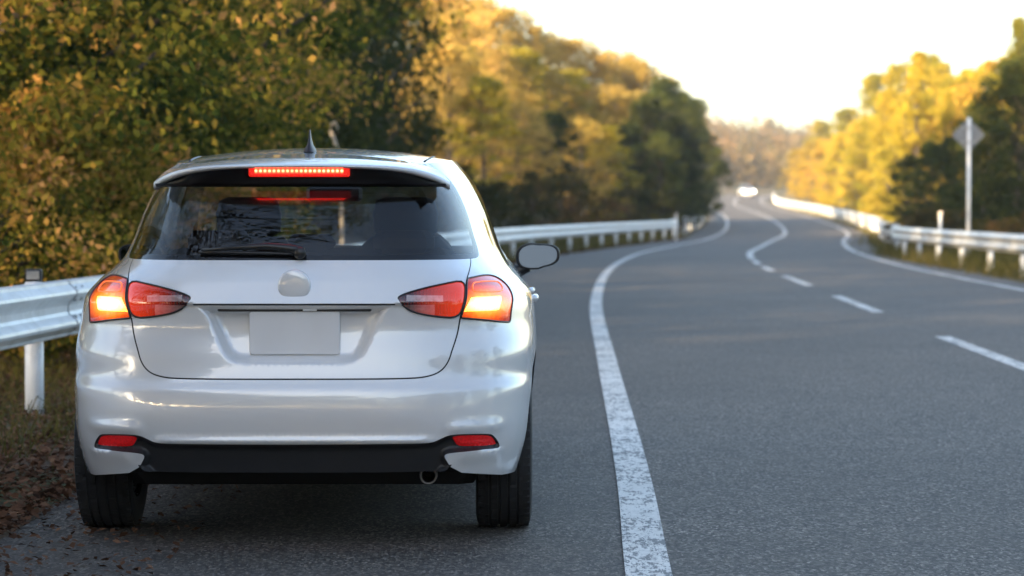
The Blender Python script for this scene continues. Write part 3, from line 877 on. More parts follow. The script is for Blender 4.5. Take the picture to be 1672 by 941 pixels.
# spoiler over the rear window: thin lip, dark face below it
mb = MB(); fc = MB(); rows = []; frows = []
for u in np.linspace(-1, 1, 61):
    a = abs(u); xx = u * .549
    yt = .272 + .05 * a ** 2 + .125 * a ** 6; zt = 1.379 - .012 * a ** 2 - .050 * a ** 6
    th_ = .010 + .016 * a ** 3
    yr = .62 - .03 * a
    zr = on_roof(xx * .97, yr) + .004
    ym = (yt + yr) / 2; zm = max(zt + (zr - zt) * .56, on_roof(xx * .97, ym) + .004)
    xr = xx * (.965 - .10 * a ** 3); zr = on_roof(xr, yr) + .003; zm = max(zt + (zr - zt) * .62, on_roof((xr + xx) / 2, ym) + .003 if a < .8 else 0)
    rows.append([(xr, yr, zr - .012), (xr, yr - .002, zr), ((xr + xx) / 2, ym, zm), (xx, yt + .02, zt + .004), (xx, yt, zt - .001), (xx, yt - .001, zt - th_ * .6), (xx, yt + .008, zt - th_), (xx * .98, yt + .05, zt - th_ - .002), (xr * .99, yr, zr - .04)])
    yb = .372 + .012 * a ** 2; ztop = zt - th_ + .001
    frows.append([(xx * .985, yt + .045, ztop), (xx * .975, yb - .012, 1.312 - .0 * a), (xx * .975, yb + .05, 1.30)])
mb.grid(rows, 0, True, True); mb.build('spoiler', MAT['car'], tailgate)
fc.grid(frows); fc.build('spoiler_face', MAT['black'], tailgate)
t = NT('brake_light_glow'); co = t.obj(); sep = t.n('SeparateXYZ'); t.l(co, sep.inputs[0])
wv = t.math('ABSOLUTE', t.math('SINE', t.math('MULTIPLY', sep.outputs[0], math.pi / .0165)))
vz = t.math('SUBTRACT', 1.0, t.math('MULTIPLY', t.math('ABSOLUTE', t.math('SUBTRACT', sep.outputs[2], 1.3575)), 95), clamp=True)
hot = t.math('MULTIPLY', t.math('POWER', wv, .9), vz, clamp=True)
nl = t.noise(6, 2, .5, co); hot = t.math('MULTIPLY', hot, t.ramp(nl, [(.3, .75), (.6, 1)]))
c = t.ramp(hot, [(0, (.8, .008, .005)), (.35, (1, .03, .012)), (.75, (1, .16, .05)), (1, (1, .45, .20))])
pb = t.pbr((.4, .01, .01), .2); t.l(c, pb.inputs['Emission Color']); pb.inputs['Emission Strength'].default_value = 2.3
mb = MB(); mb.box((0, .312, 1.3575), (.326, .018, .020), 0, bev=.004)
bl = mb.build('brake_light', t.mat, tailgate)
mb = MB(); mb.box((0, .326, 1.353), (.37, .03, .034), 0, bev=.006); mb.build('brake_light_housing', simple('red_halo_housing', (.35, .01, .01), .25, 0, .2, 60, Emission_Color=(1, .02, .01), Emission_Strength=.16), tailgate)  # housing emits faint red to imitate the halo around the brake light

# number plate, badge, handle strip, wiper
mb = MB(); P = []
def rrect(w, h_, r, n=5):
    Q = []
    for cx, cz, a0 in ((w / 2 - r, h_ / 2 - r, 0), (-w / 2 + r, h_ / 2 - r, 90), (-w / 2 + r, -h_ / 2 + r, 180), (w / 2 - r, -h_ / 2 + r, 270)):
        for k in range(n): a = R(a0 + 90 * k / (n - 1)); Q.append((cx + r * math.cos(a), cz + r * math.sin(a)))
    return Q
Q = rrect(.324, .155, .012)
def plate_ring(k, yy): return [(a * k, yy, .776 + b * k) for a, b in Q]
mb.grid([plate_ring(1, .096), plate_ring(1, .084), plate_ring(.985, .082)], 0, False, True)
mb.add(plate_ring(.985, .082), [tuple(range(len(Q)))], 0); mb.add(plate_ring(1, .096), [tuple(range(len(Q)))], 0)
o = mb.build('license_plate', MAT['plate'], tailgate); tag(o, 'blank pale number plate')
for sx in (-1, 1):
    pass
mb = MB(); mb.lathe([(.10, .058), (.072, .0585), (.066, .056), (.0635, .050), (.0625, .03), (.062, 0)], 'y', (0, 0, .944), 40)
mb.build('badge', MAT['car'], tailgate)
mb = MB(); mb.box((0, .092, .861), (.55, .03, .018), 0, bev=.004); mb.box((.055, .086, .8605), (.05, .028, .014), 1, bev=.002)
mb.build('plate_lamp_strip', [MAT['black'], MAT['plate']], tailgate)
mb = MB()
pv = [(.03, 1.058), (-.02, 1.066), (-.10, 1.074), (-.20, 1.070), (-.34, 1.060)]
def gpt(xx, v, o_=.0):
    q = S(np.interp(abs(xx), TAB[int((v - .2) / (TV[1] - TV[0])), 0][:200], TS[:200]), v); return (xx, float(q[1]) - o_, float(q[2]) + o_ * .5)
mb.tube([gpt(a, b, .02) for a, b in pv], [.012, .016, .013, .009, .005], 8)
mb.tube([gpt(.01 - .36 * k, 1.052 + .006 * k, .010) for k in np.linspace(0, 1, 8)], .007, 6)
mb.lathe([(.125, .022), (.108, .022), (.10, .015), (.098, 0)], 'y', (.015, 0.02, 1.06), 20)
mb.build('wiper', MAT['black'], tailgate)

# antenna fin
mb = MB(); rows = []
zb = on_roof(0, .9) - .004
for k, (hh, y0, y1, w) in enumerate([(0, .80, .98, .026), (.012, .81, .975, .022), (.03, .83, .955, .012), (.05, .845, .93, .007), (.07, .855, .905, .0045), (.088, .862, .885, .002)]):
    ym, ry = (y0 + y1) / 2, (y1 - y0) / 2
    rows.append([(w * math.cos(a), ym + ry * math.sin(a), zb + hh) for a in np.linspace(0, 2 * math.pi, 20, endpoint=False)])
mb.grid(rows, 0, True, True); mb.add(rows[-1], [tuple(range(20))])
mb.build('antenna', simple('antenna_plastic', (.018, .008, .010), .45), roof)
# roof ditch strips
for sx in (-1, 1):
    mb = MB()
    mb.tube([(sx * (.440 + .03 * math.sin((y_ - .6) / 1.5 * math.pi)), y_, on_roof(.44 + .03 * math.sin((y_ - .6) / 1.5 * math.pi), y_) - .001) for y_ in np.linspace(.72, 2.1, 20)], .005, 6)
    mb.build('roof_strip', MAT['dark'], roof)

# door mirrors
for sx in (-1, 1):
    mb = MB(); rows = []
    C0 = Vector((.918, 2.76, 1.003))
    prof = [(-.004, .87), (-.012, .96), (.012, 1.0), (.05, .97), (.10, .82), (.135, .55), (.15, .0)]
    def ring(k, yy, n=36, tl=0):
        out = []
        for i in range(n):
            a = 2 * math.pi * i / n
            cx, cz = math.copysign(abs(math.cos(a)) ** .72, math.cos(a)), math.copysign(abs(math.sin(a)) ** .72, math.sin(a))
            w_ = .102; hh = (.063 if cx < 0 else .056 - .004 * cx)
            zo = .006 * cx
            out.append((sx * (C0.x + w_ * k * cx), C0.y + yy + tl * (hh * k * cz + zo), C0.z + hh * k * cz + zo))
        return out
    mb.grid([ring(k, yy) for yy, k in prof], 0, True, True)
    root_m = mb.build('door_mirror', MAT['black'], car)
    gm = MB(); gm.add(ring(.86, -.011, 36, .115), [tuple(range(36))])
    gm.build('mirror_glass', simple('mirror_silver', (.055, .064, .078), .03, 1.0, .02), root_m)
    am = MB(); am.tube([(sx * .80, 2.80, .93), (sx * .835, 2.79, .935), (sx * .875, 2.78, .955)], [.034, .030, .026], 10)
    am.build('mirror_arm', MAT['black'], root_m)

# wheels
prof = [(-.095, .20), (-.104, .235), (-.106, .27), (-.100, .297), (-.088, .309), (-.070, .3135)]
for gx0 in (-.052, -.018, .018, .052):
    prof += [(gx0 - .0055, .315), (gx0 - .0045, .307), (gx0 + .0045, .307), (gx0 + .0055, .315)]
prof += [(.070, .3135), (.088, .309), (.100, .297), (.106, .27), (.104, .235), (.095, .20)]
ty = MB(); rows = []
for k in range(180):
    a = 2 * math.pi * k / 180; row = []
    for ax_, r_ in prof:
        if r_ > .3125 and ((k + (3 if abs(ax_) > .055 else 0)) % 6 == 0) and abs(ax_) > .02: r_ -= .0035
        row.append((ax_, r_ * math.cos(a), r_ * math.sin(a)))
    rows.append(row)
rows.append(rows[0]); ty.grid(rows, 0, False)
# shoulder blocks
for k in range(60):
    a = 2 * math.pi * k / 60
    for sx in (-1, 1):
        M = Matrix.Rotation(a, 3, 'X')
        ty.box(M @ Vector((sx * .083, 0, .3085)), (.026, .022, .008), 0, M)
ty_me = ty.mesh('tyre', MAT['rubber'])
rm = MB(); rm.lathe([(-.09, .2), (.06, .198), (.085, .203), (.09, .198), (.06, .185), (.02, .18), (-.08, .18)], 'x', n=48)
for k in range(5):
    M = Matrix.Rotation(2 * math.pi * k / 5, 3, 'X')
    for dx in (-.022, .022): rm.box(M @ Vector((.06, dx, .11)), (.03, .022, .17), 0, M, .006)
rm.lathe([(.02, .17), (.03, .07), (.075, .06), (.085, .03), (.085, 0)], 'x', n=32)
rm_me = rm.mesh('rim', MAT['alloy'])
for sx in (1, -1):
    for yw in (WY, WY + WB_):
        w = empty('wheel', (sx * (.750 if yw == WY else .742), yw, .315), 0 if sx > 0 else math.pi); w.parent = car
        link('tyre', ty_me, w); link('rim', rm_me, w)

# underside, arches, exhaust
mb = MB(); mb.box((0, 2.3, .33), (1.34, 3.7, .28), 0, bev=.05); mb.box((0, 2.6, .20), (1.2, 2.2, .10), 0, bev=.03); mb.box((0, .62, .42), (1.30, .75, .26), 0, bev=.05)
for sx in (-1, 1):
    for yw in (WY, WY + WB_):
        mb.grid([[(a_, yw + r_ * math.cos(t_), .325 + r_ * math.sin(t_)) for a_, r_ in ((sx * .48, .02), (sx * .48, .356), (sx * .82, .356))] for t_ in np.linspace(-.15, math.pi + .15, 30)])
mb.tube([(-.6, .80, .30), (.6, .80, .30)], .042, 10); mb.box((-.30, .55, .275), (.09, .12, .05), 0, bev=.01); mb.box((.18, .5, .28), (.05, .2, .03), 0, bev=.008)
for sx in (-1, 1):
    mb.tube([(sx * .50, .80, .30), (sx * .53, .60, .26), (sx * .60, .58, .30)], .022, 8); mb.tube([(sx * .55, .88, .22), (sx * .55, .92, .5)], .03, 8)
mb.build('underbody', simple('underbody', (.012, .012, .012), .8), car)
mb = MB(); mb.tube([(.1, .62, .30), (.55, .62, .30)], .085, 14, 0)
mb.tube([(.36, .40, .285), (.34, .9, .29)], .02, 8); mb.box((-.46, .42, .27), (.03, .03, .05), 0, bev=.005); mb.box((-.40, .5, .262), (.02, .02, .07), 0, bev=.005)
mb.build('silencer', simple('dirty_steel', (.07, .065, .06), .5, .7, .4), car)
mb = MB(); mb.lathe([(.60, .020), (.20, .023), (.17, .0265), (.172, .032), (.20, .033), (.60, .026)], 'y', (.475, 0, .254), 28)
mb.build('exhaust_tip', simple('sooty_steel', (.22, .21, .20), .3, .9, .3, 40), car)

# cabin
mb = MB(); mb.box((0, 1.9, .60), (1.36, 2.9, .3), 0, bev=.05); mb.box((0, .95, .86), (1.18, .18, .40), 0, rot=Matrix.Rotation(R(-14), 3, 'X'), bev=.05)
mb.box((0, .66, .80), (1.16, .5, .30), 0, bev=.03)
mb.build('cabin_floor', MAT['seat'], car)
for x0 in (-.36, .0, .36):
    mb = MB(); mb.box((x0, .95, 1.085), (.24 if x0 else .19, .09, .10 if x0 else .07), 0, bev=.03); mb.build('rear_headrest', MAT['seat'], car)
def seat(xc):
    rt = empty('front_seat', (xc, 2.05, .5)); rt.parent = car
    def slab(prof, nm):
        m = MB(); rows = []
        for zz, w, yy, dp in prof:
            rows.append([(w * math.copysign(abs(math.cos(a)) ** .5, math.cos(a)), yy + dp * math.copysign(abs(math.sin(a)) ** .6, math.sin(a)), zz) for a in np.linspace(0, 2 * math.pi, 24, endpoint=False)])
        m.grid(rows, 0, True, True); m.add(rows[0], [tuple(range(24))]); m.add(rows[-1], [tuple(range(24))])
        m.build(nm, MAT['seat'], rt)
    slab([(-.05, .22, .0, .09), (.2, .25, -.04, .09), (.45, .245, -.10, .08), (.54, .21, -.12, .07), (.60, .15, -.13, .05)], 'backrest')
    slab([(.60, .10, -.13, .045), (.62, .135, -.13, .055), (.70, .14, -.14, .06), (.755, .125, -.14, .05), (.77, .09, -.14, .03)], 'headrest')
    m = MB(); m.box((0, .25, -.02), (.5, .55, .16), 0, bev=.05); m.build('cushion', MAT['seat'], rt)
seat(.335); seat(-.335)
mb = MB(); mb.box((0, 2.86, .93), (1.36, .40, .14), 0, bev=.05); mb.build('dashboard', MAT['seat'], car)
mb = MB(); mb.lathe([(0, 0)], 'y') if False else None
mb.tube([(.36 + .18 * math.cos(a), 2.60 + .06 * math.sin(a), .95 + .17 * math.sin(a)) for a in np.linspace(0, 2 * math.pi, 28)], .014, 8, 0, False)
mb.tube([(.36, 2.66, .95), (.36, 2.8, .92)], .04, 10); mb.box((.36, 2.61, .95), (.34, .02, .04), 0)
mb.build('steering_wheel', MAT['seat'], car)
mb = MB(); mb.box((0, 2.42, 1.288), (.25, .035, .07), 0, bev=.015); mb.tube([(0, 2.44, 1.30), (0, 2.5, 1.36)], .01, 6)
mb.build('rear_view_mirror', MAT['dark'], car)

# ------------------------------------------------------------------ vegetation
G = lambda *a: tuple(a)
LEAF = dict(
    evergreen=leaf_mat('evergreen_leaves', [(.016, .026, .010), (.028, .042, .013), (.045, .060, .016), (.085, .090, .022), (.18, .14, .03)], .25, .5),
    mixed=leaf_mat('turning_leaves', [(.016, .030, .009), (.042, .066, .016), (.10, .115, .02), (.30, .24, .035), (.55, .30, .08), (.62, .32, .16)], .45, .55),
    gold=leaf_mat('golden_leaves', [(.09, .10, .02), (.27, .21, .03), (.48, .33, .045), (.60, .36, .06), (.60, .30, .08)], .4, .3),
    ochre=leaf_mat('ochre_leaves', [(.12, .12, .03), (.30, .23, .055), (.52, .36, .085), (.62, .40, .125), (.62, .34, .16)], .4, .22),
    yellow=leaf_mat('yellow_green_leaves', [(.09, .11, .018), (.25, .23, .03), (.50, .38, .04), (.60, .40, .055)], .45, .3),
    scrub=leaf_mat('scrub_leaves', [(.02, .028, .01), (.045, .05, .014), (.09, .07, .02), (.15, .075, .035), (.12, .10, .03)], .35, .8),
    litter=leaf_mat('fallen_leaves', [(.035, .02, .014), (.085, .045, .028), (.15, .078, .048), (.24, .15, .10), (.13, .105, .07)], .1, 3.0),
    grass=leaf_mat('grass_blades', [(.025, .034, .01), (.07, .075, .018), (.16, .13, .04), (.26, .18, .08)], .3, 1.0),
)
def leaf_cloud(cent, outw, size, aspect=.6, up=.25, out=.6, jit=.35):
    """one quad leaf per row of cent, facing loosely outwards"""
    n = len(cent)
    nr = rng.normal(size=(n, 3)); nr /= np.linalg.norm(nr, axis=1)[:, None]
    nr = nr * .75 + outw * out + np.array([0, 0, up]); nr /= np.linalg.norm(nr, axis=1)[:, None]
    t = rng.normal(size=(n, 3)); a = np.cross(nr, t); a /= np.maximum(np.linalg.norm(a, axis=1), 1e-6)[:, None]
    b = np.cross(nr, a)
    s = size * (1 + jit * rng.uniform(-1, 1, n))[:, None]
    V = np.empty((n, 4, 3))
    V[:, 0] = cent + a * s * .5; V[:, 1] = cent + b * s * aspect * .5 + nr * s * .08; V[:, 2] = cent - a * s * .5; V[:, 3] = cent - b * s * aspect * .5 + nr * s * .08
    return V.reshape(-1, 3), np.arange(n * 4).reshape(n, 4)

def make_tree(h, rad, base, nclump, nleaf, size, clump, mat, shape='round', nlimb=9, trunk=None):
    """trunk and crown meshes of one tree of height h standing at the origin"""
    r0 = trunk or h * .016 + .04
    C = []
    tries = 0
    while len(C) < nclump and tries < nclump * 40:
        tries += 1
        f = rng.uniform(0, 1) ** .8
        zz = base + (h - base) * f
        if shape == 'round': w = rad * (math.sin(math.pi * min(1, .12 + .86 * f)) ** .6)
        elif shape == 'cone': w = rad * (1.02 - f) ** .8
        elif shape == 'flame': w = rad * math.sin(math.pi * min(1, .16 + .80 * f ** .8)) ** .75
        elif shape == 'column': w = rad * (1 - .75 * f ** 3) * (.65 + .35 * math.sin(f * 11))
        else: w = rad * (.55 + .45 * f) * (1 - f ** 6)
        a = rng.uniform(0, 2 * math.pi); q = w * math.sqrt(rng.uniform(.12, 1))
        q *= 1 + .22 * math.sin(3 * a + f * 9)
        C.append((q * math.cos(a), q * math.sin(a), zz))
    C = np.array(C)
    V = []; O = []
    for c in C:
        k = int(nleaf * rng.uniform(.5, 1.4)); s = clump * rng.uniform(.65, 1.35)
        d = rng.normal(size=(k, 3)); d /= np.linalg.norm(d, axis=1)[:, None]
        p = d * (rng.uniform(0, 1, k) ** .45)[:, None] * s * np.array([1.15, 1.15, .72])
        V.append(c + p)
        o = d * .6 + c * np.array([1, 1, 0]) / (rad + .01) * .5; O.append(o)
    V = np.concatenate(V); O = np.concatenate(O)
    v, f = leaf_cloud(V, O, size)
    crown = mesh_np('crown', v, f, mat)
    tm = MB()
    bend = rng.normal(0, .03 * h, 2)
    tp = [Vector((bend[0] * t * t, bend[1] * t * t, -.3 + (h * .93 + .3) * t)) for t in np.linspace(0, 1, 9)]
    tm.tube(tp, [r0 * (1.35 if i == 0 else 1) * (1 - .93 * i / 8) + .008 for i in range(9)], 8)
    sel = C[rng.permutation(len(C))[:nlimb * 3]]
    for c in sel:
        z0 = max(h * .12, c[2] * rng.uniform(.55, .82)); t = (z0 + .3) / (h * .93 + .3)
        p0 = Vector((bend[0] * t * t, bend[1] * t * t, z0)); p2 = Vector(c)
        p1 = (p0 + p2) / 2 + Vector((0, 0, -.06 * h * rng.uniform(.2, 1)))
        r_ = r0 * (1 - t) * .5 + .01
        tm.tube([p0, p1, p2], [r_, r_ * .6, r_ * .15 + .003], 5)
    return tm.mesh('trunk', MAT['bark']), crown

KIND = {}
def proto(key, n, **kw): KIND[key] = [make_tree(**kw) for _ in range(n)]
proto('near', 3, h=8, rad=2.6, base=.6, nclump=160, nleaf=170, size=.082, clump=.52, mat=LEAF['mixed'], nlimb=5)
proto('bush', 3, h=2.6, rad=1.5, base=.15, nclump=60, nleaf=140, size=.085, clump=.36, mat=LEAF['mixed'], nlimb=5, trunk=.04)
proto('evergreen', 3, h=11, rad=3.4, base=.8, nclump=170, nleaf=110, size=.17, clump=.75, mat=LEAF['evergreen'])
proto('ochre', 3, h=12, rad=3.6, base=1.2, nclump=190, nleaf=80, size=.19, clump=.62, mat=LEAF['ochre'])
proto('gold', 3, h=9, rad=2.5, base=.5, nclump=150, nleaf=75, size=.20, clump=.48, mat=LEAF['gold'], shape='flame')
proto('yellow', 2, h=9, rad=2.3, base=.4, nclump=150, nleaf=75, size=.19, clump=.46, mat=LEAF['yellow'], shape='flame')
proto('spire', 2, h=12, rad=2.6, base=.6, nclump=150, nleaf=80, size=.18, clump=.42, mat=LEAF['yellow'], shape='cone')
proto('darkgreen', 3, h=9, rad=2.7, base=.4, nclump=150, nleaf=85, size=.18, clump=.52, mat=LEAF['evergreen'], shape='flame')
proto('scrub', 3, h=1.6, rad=1.1, base=.08, nclump=34, nleaf=90, size=.10, clump=.3, mat=LEAF['scrub'], nlimb=3, trunk=.025)

count = {}
def tree(key, X, Y, h, label, group=None, name=None, cat='tree', wide=1.0):
    k = count.get(key, 0); count[key] = k + 1
    tr, cr = KIND[key][k % len(KIND[key])]
    base_h = max(v.co.z for v in tr.vertices) / .93
    s = h / base_h
    o = empty(name or 'tree', (X, Y, float(ground(X, Y)) - .02), rnd.uniform(0, 6.28))
    o.scale = (s * wide, s * wide, s)
    tag(o, label, cat, group)
    link('trunk', tr, o); link('crown', cr, o)
    return o
def at(px, d): return (px - 836) * d / 4177

SKYX, SKYY = [600, 700, 830, 880, 950, 1000, 1050, 1080, 1120, 1150, 1180], [-120, -60, 8, 36, 62, 76, 90, 102, 150, 200, 240]
def top_h(px, d, drop):
    """tree height whose tip keeps the falling skyline of the wood"""
    return 1.215 + (343 - float(np.interp(px, SKYX, SKYY)) - drop) * d / 4177 - float(ground(at(px, d), d))
# near left: turning broadleaf trees and bushes behind the guardrail
lab = 'tree of green and yellow leaves in the thicket behind the near left guardrail'
for px, d, h in ((-120, 20.5, 8.5), (-62, 22.5, 9), (-150, 19, 8.5), (-60, 24, 7), (25, 27, 8), (110, 25, 7.5), (200, 29, 8), (270, 33, 8), (-20, 34, 12), (140, 37, 13), (60, 45, 14), (235, 43, 13.5)):
    tree('near', at(px, d), d, h, lab, 'turning trees behind the near guardrail')
lab = 'leafy bush filling the gap between the near left guardrail and the turning trees'
for px, d, h in ((-30, 19, 1.9), (30, 20.5, 2.2), (85, 21.5, 2.0), (150, 23.5, 2.3), (205, 25.5, 2.4), (260, 28, 2.6), (300, 31, 2.8), (335, 35, 3.0), (0, 23.5, 2.6), (120, 28, 3)):
    tree('bush', at(px, d), d, h, lab, 'bushes behind the near guardrail', 'bush', 'bush')
# dark wood in the middle of the left side
lab = 'tall dark green tree in the shaded wood right behind the car roof'
for px, d, h in ((330, 47, 11), (400, 50, 12), (465, 54, 12), (520, 60, 13), (556, 66, 13), (380, 62, 14), (490, 72, 15), (290, 58, 13), (440, 78, 16), (570, 88, 15), (340, 70, 15), (610, 74, 9)):
    tree('evergreen', at(px, d), d, h, lab, 'dark trees behind the car', wide=.68)
lab = 'low scrub bush at the foot of the dark wood behind the left guardrail'
for px, d in ((640, 57), (690, 62), (730, 66), (770, 70), (810, 73), (850, 77), (890, 82), (930, 87), (970, 92), (1005, 97), (1040, 102), (560, 52), (480, 46), (420, 41), (1075, 112), (1105, 120)):
    tree('scrub', at(px, d) - 1.2 + (0 if d > 60 else -.6), d + 2, rnd.uniform(1.3, 2.4), lab, 'scrub behind the left guardrail', 'bush', 'bush')
# sunlit ochre wood beyond
lab = 'sunlit ochre autumn tree in the wood left of the bend'
for px, d, drop in ((700, 135, 10), (742, 145, 0), (786, 152, 5), (826, 150, 0), (866, 155, 4), (902, 158, 8), (938, 160, 0), (972, 162, 6), (1006, 160, 0), (1036, 158, 6), (1060, 162, 2),
                    (690, 112, 30), (728, 118, 50), (770, 125, 40), (812, 130, 62), (852, 132, 48), (892, 134, 66), (930, 136, 50), (966, 138, 70), (1000, 136, 52), (1030, 138, 60),
                    (735, 105, 110), (790, 104, 130), (846, 108, 140), (900, 112, 135), (950, 116, 130), (990, 120, 125), (1024, 124, 120)):
    kd = 'yellow' if px in (728, 852, 930, 790, 990) else 'darkgreen' if px in (900, 1024) else 'ochre'
    lab_ = {'ochre': lab, 'yellow': 'yellow green tree among the ochre wood left of the bend', 'darkgreen': 'dark green tree half hidden in the ochre wood left of the bend'}[kd]
    gr_ = {'ochre': 'ochre trees left of the bend', 'yellow': 'yellow trees in the ochre wood', 'darkgreen': 'dark trees in the ochre wood'}[kd]
    tree(kd, at(px, d), d, top_h(px, d, drop), lab_, gr_, wide=1.05 if drop < 100 else 1.25)
lab = 'dark green tree closing the right end of the left wood'
for px, d, drop in ((1084, 140, 8), (1108, 150, 6), (1126, 160, 2), (1096, 128, 60), (1062, 126, 50), (1118, 142, 70), (1138, 175, 12), (1080, 122, 110)):
    tree('darkgreen', at(px, d), d, top_h(px, d, drop), lab, 'dark trees at the end of the left wood', wide=.95)
# right side
lab = 'golden tree in the sunlit row along the right of the far bend'
for px, d, h in ((1302, 300, 6.4), (1324, 270, 7), (1348, 240, 7), (1374, 215, 7.2), (1402, 195, 7.6), (1430, 172, 7.4), (1340, 310, 10), (1384, 265, 10.5), (1362, 225, 5), (1418, 180, 5.2)):
    tree('gold' if h < 7.1 else 'yellow', at(px, d), d, h, lab, 'golden trees at the far bend', wide=1.15)
lab = 'yellow green tree rising in the middle of the right wood'
for px, d, h in ((1452, 152, 8.6), (1428, 205, 12), (1466, 170, 11), (1476, 138, 7.2), (1532, 140, 9.5), (1514, 160, 11), (1558, 120, 7.8), (1586, 128, 8.4)):
    tree('yellow', at(px, d), d, h, lab, 'yellow trees of the right wood', wide=.8)
o = tree('spire', at(1497, 124), 124, 9.4, 'tallest pointed yellow tree, standing above the rest of the right wood', wide=1.0)
lab = 'pointed yellow green conifer in the right wood near the diamond sign'
for px, d, h in ((1545, 112, 6.6), (1622, 96, 6.6), (1662, 88, 8.0), (1640, 110, 8.2), (1692, 92, 8.4), (1590, 104, 6.0)):
    tree('spire', at(px, d), d, h, lab, 'pointed conifers of the right wood', wide=.8)
lab = 'dark green tree close behind the right guardrail and the diamond sign'
for px, d, h in ((1482, 100, 3.4), (1522, 92, 3.8), (1560, 86, 4.0), (1606, 80, 4.6), (1662, 74, 5.8), (1705, 72, 6), (1640, 90, 4.8)):
    tree('darkgreen', at(px, d), d, h, lab, 'dark trees behind the right guardrail', wide=1.1)
lab = 'gold topped tree at the back of the right wood'
for px, d, h in ((1570, 118, 7.2), (1605, 112, 6.8), (1650, 105, 7.2), (1690, 100, 7.4), (1625, 130, 9), (1545, 125, 6.8)):
    tree('gold', at(px, d), d, h, lab, 'gold topped trees of the right wood')
lab = 'low brown scrub bush in the grass behind the right guardrail'
for px, d in ((1470, 76), (1510, 72), (1550, 68), (1590, 65), (1630, 62), (1668, 60), (1700, 58)):
    tree('scrub', at(px, d) + .6, d + 2, rnd.uniform(.9, 1.4), lab, 'scrub behind the right guardrail', 'bush', 'bush')

# the wood round the viewpoint (seen only as shade and reflections)
tv, tf, o_ = [], [], 0
for X, Y, h in [(-7, 5, 9), (-9, -2, 11), (-8, -10, 11), (-11, -6, 12), (-13, -9, 13), (-9, -18, 12), (-15, -17, 14), (-19, -14, 15), (-8, -28, 12), (-16, -28, 14), (-28, -16, 16), (-26, 30, 13), (-32, 36, 14), (-26, 46, 14), (-33, 52, 16), (-8, -42, 13), (-16, -44, 15), (-9.6, -.5, 11), (-10, -3, 12), (-11.5, -3, 13), (-13.5, -5.5, 13), (-13, -3.5, 12), (-14.5, -7.5, 13), (-16, -9, 14), (-17, -7, 13), (-18, -11, 14), (-18, -13, 14), (-20.5, -13, 15), (-16.5, -12, 13), (-22, -16, 15), (-8.5, -4.5, 11), (-11, -9, 12), (-13, 50, 13), (-17, 42, 13), (-21, 52, 14), (-25, 46, 14), (-15, 60, 14), (-20, 66, 14), (-30, 42, 14), (-33, 60, 15), (-26, 72, 15), (-38, 48, 15), (-3, -60, 14), (4, -66, 14), (12, -62, 14), (20, -52, 14), (0, -64, 12), (8, -60, 12), (-6, -54, 12), (16, -56, 12), (-13, -52, 13), (-20, -56, 14), (-27, -50, 14), (-34, -48, 15), (-22, -36, 14), (-29, -30, 15), (26, -50, 13), (33, -46, 13), (32, -34, 13), (38, -24, 13), (30, -14, 12), (28, -2, 11), (21, -36, 12), (-10, -58, 15), (14, -20, 9), (16, -32, 11), (14, -45, 12), (18, -8, 8), (22, -24, 13), (16, 6, 7), (21, 14, 8), (26, -38, 14)]:
    cr = KIND['ochre'][rnd.randrange(3)][1]
    v = np.empty(len(cr.vertices) * 3, np.float32); cr.vertices.foreach_get('co', v); v = v.reshape(-1, 4, 3)
    v = v[rng.random(len(v)) < .97].reshape(-1, 3).copy()
    a = rnd.uniform(0, 6.28); s = h / 12
    v = v * s * np.array([1.25, 1.25, 1]); v = np.stack([v[:, 0] * math.cos(a) - v[:, 1] * math.sin(a), v[:, 0] * math.sin(a) + v[:, 1] * math.cos(a), v[:, 2]], 1)
    v += np.array([X, Y, float(ground(X, Y))])
    tv.append(v)
# boughs leaning out over the lay-by
for X, Y, Z, r_ in [(-4.4, 8.0, 7.2, 1.2), (-3.4, 9.2, 7.8, 1.0), (-5.2, 9.4, 6.6, 1.3), (-2.6, 8.2, 8.4, .8), (-5.0, 6.6, 7.6, 1.2), (-3.6, 7.2, 8.6, 1.0), (-6.2, 8.2, 6.0, 1.4), (-1.9, 9.0, 9.0, .6), (-.9, 8.4, 9.4, .7), (-1.4, 6.8, 9.0, .8), (-7.2, 7.0, 6.6, 1.4), (-3.2, 10.2, 8.2, .9), (-.3, 7.4, 9.8, .6), (-5.6, 5.0, 7.4, 1.2), (-3.0, 4.4, 9.2, .9), (-6.4, 10.4, 6.4, 1.2), (-4.4, 10.6, 7.4, .9), (-4.2, 5.4, 8.6, 1.0), (-2.6, 6.2, 9.4, .7)]:
    n = int(260 * r_)
    d = rng.normal(size=(n, 3)); d /= np.linalg.norm(d, axis=1)[:, None]
    q = d * (rng.random(n) ** .5)[:, None] * r_ * np.array([1.2, 1.2, .6]) + np.array([X, Y, Z])
    tv.append(leaf_cloud(q, d, .17)[0])
bt = MB()
for A, B, C_ in [((-8, 8, 3.5), (-5.6, 8.4, 6.2), (-2.0, 8.9, 8.9)), ((-8, 8, 3), (-6, 9.4, 5.6), (-4.2, 10.6, 7.3)), ((-4.6, 8.2, 7.2), (-2.6, 7.9, 8.6), (.1, 7.4, 9.8)), ((-5.4, 6.8, 7.1), (-4.4, 5.2, 8.2), (-2.8, 4.2, 9.2)), ((-8, 8, 4), (-5.2, 6.8, 7.2), (-2.6, 6.2, 9.3)), ((-5.4, 8.4, 6.3), (-4.2, 8, 7.1), (-2.7, 7.8, 8.4))]:
    bt.tube([A, B, C_], [.10, .06, .015], 6)
bt.tube([(-8.2, 7.9, -.2), (-8, 8, 4.2)], [.22, .12], 8)
tv.append(np.array([bt.v[i] for q in bt.f if len(q) == 4 for i in q], np.float32))
v = np.concatenate(tv)
tag(link('woodland', mesh_np('woodland', v, np.arange(len(v)).reshape(-1, 4), LEAF['evergreen'])), kind='stuff')

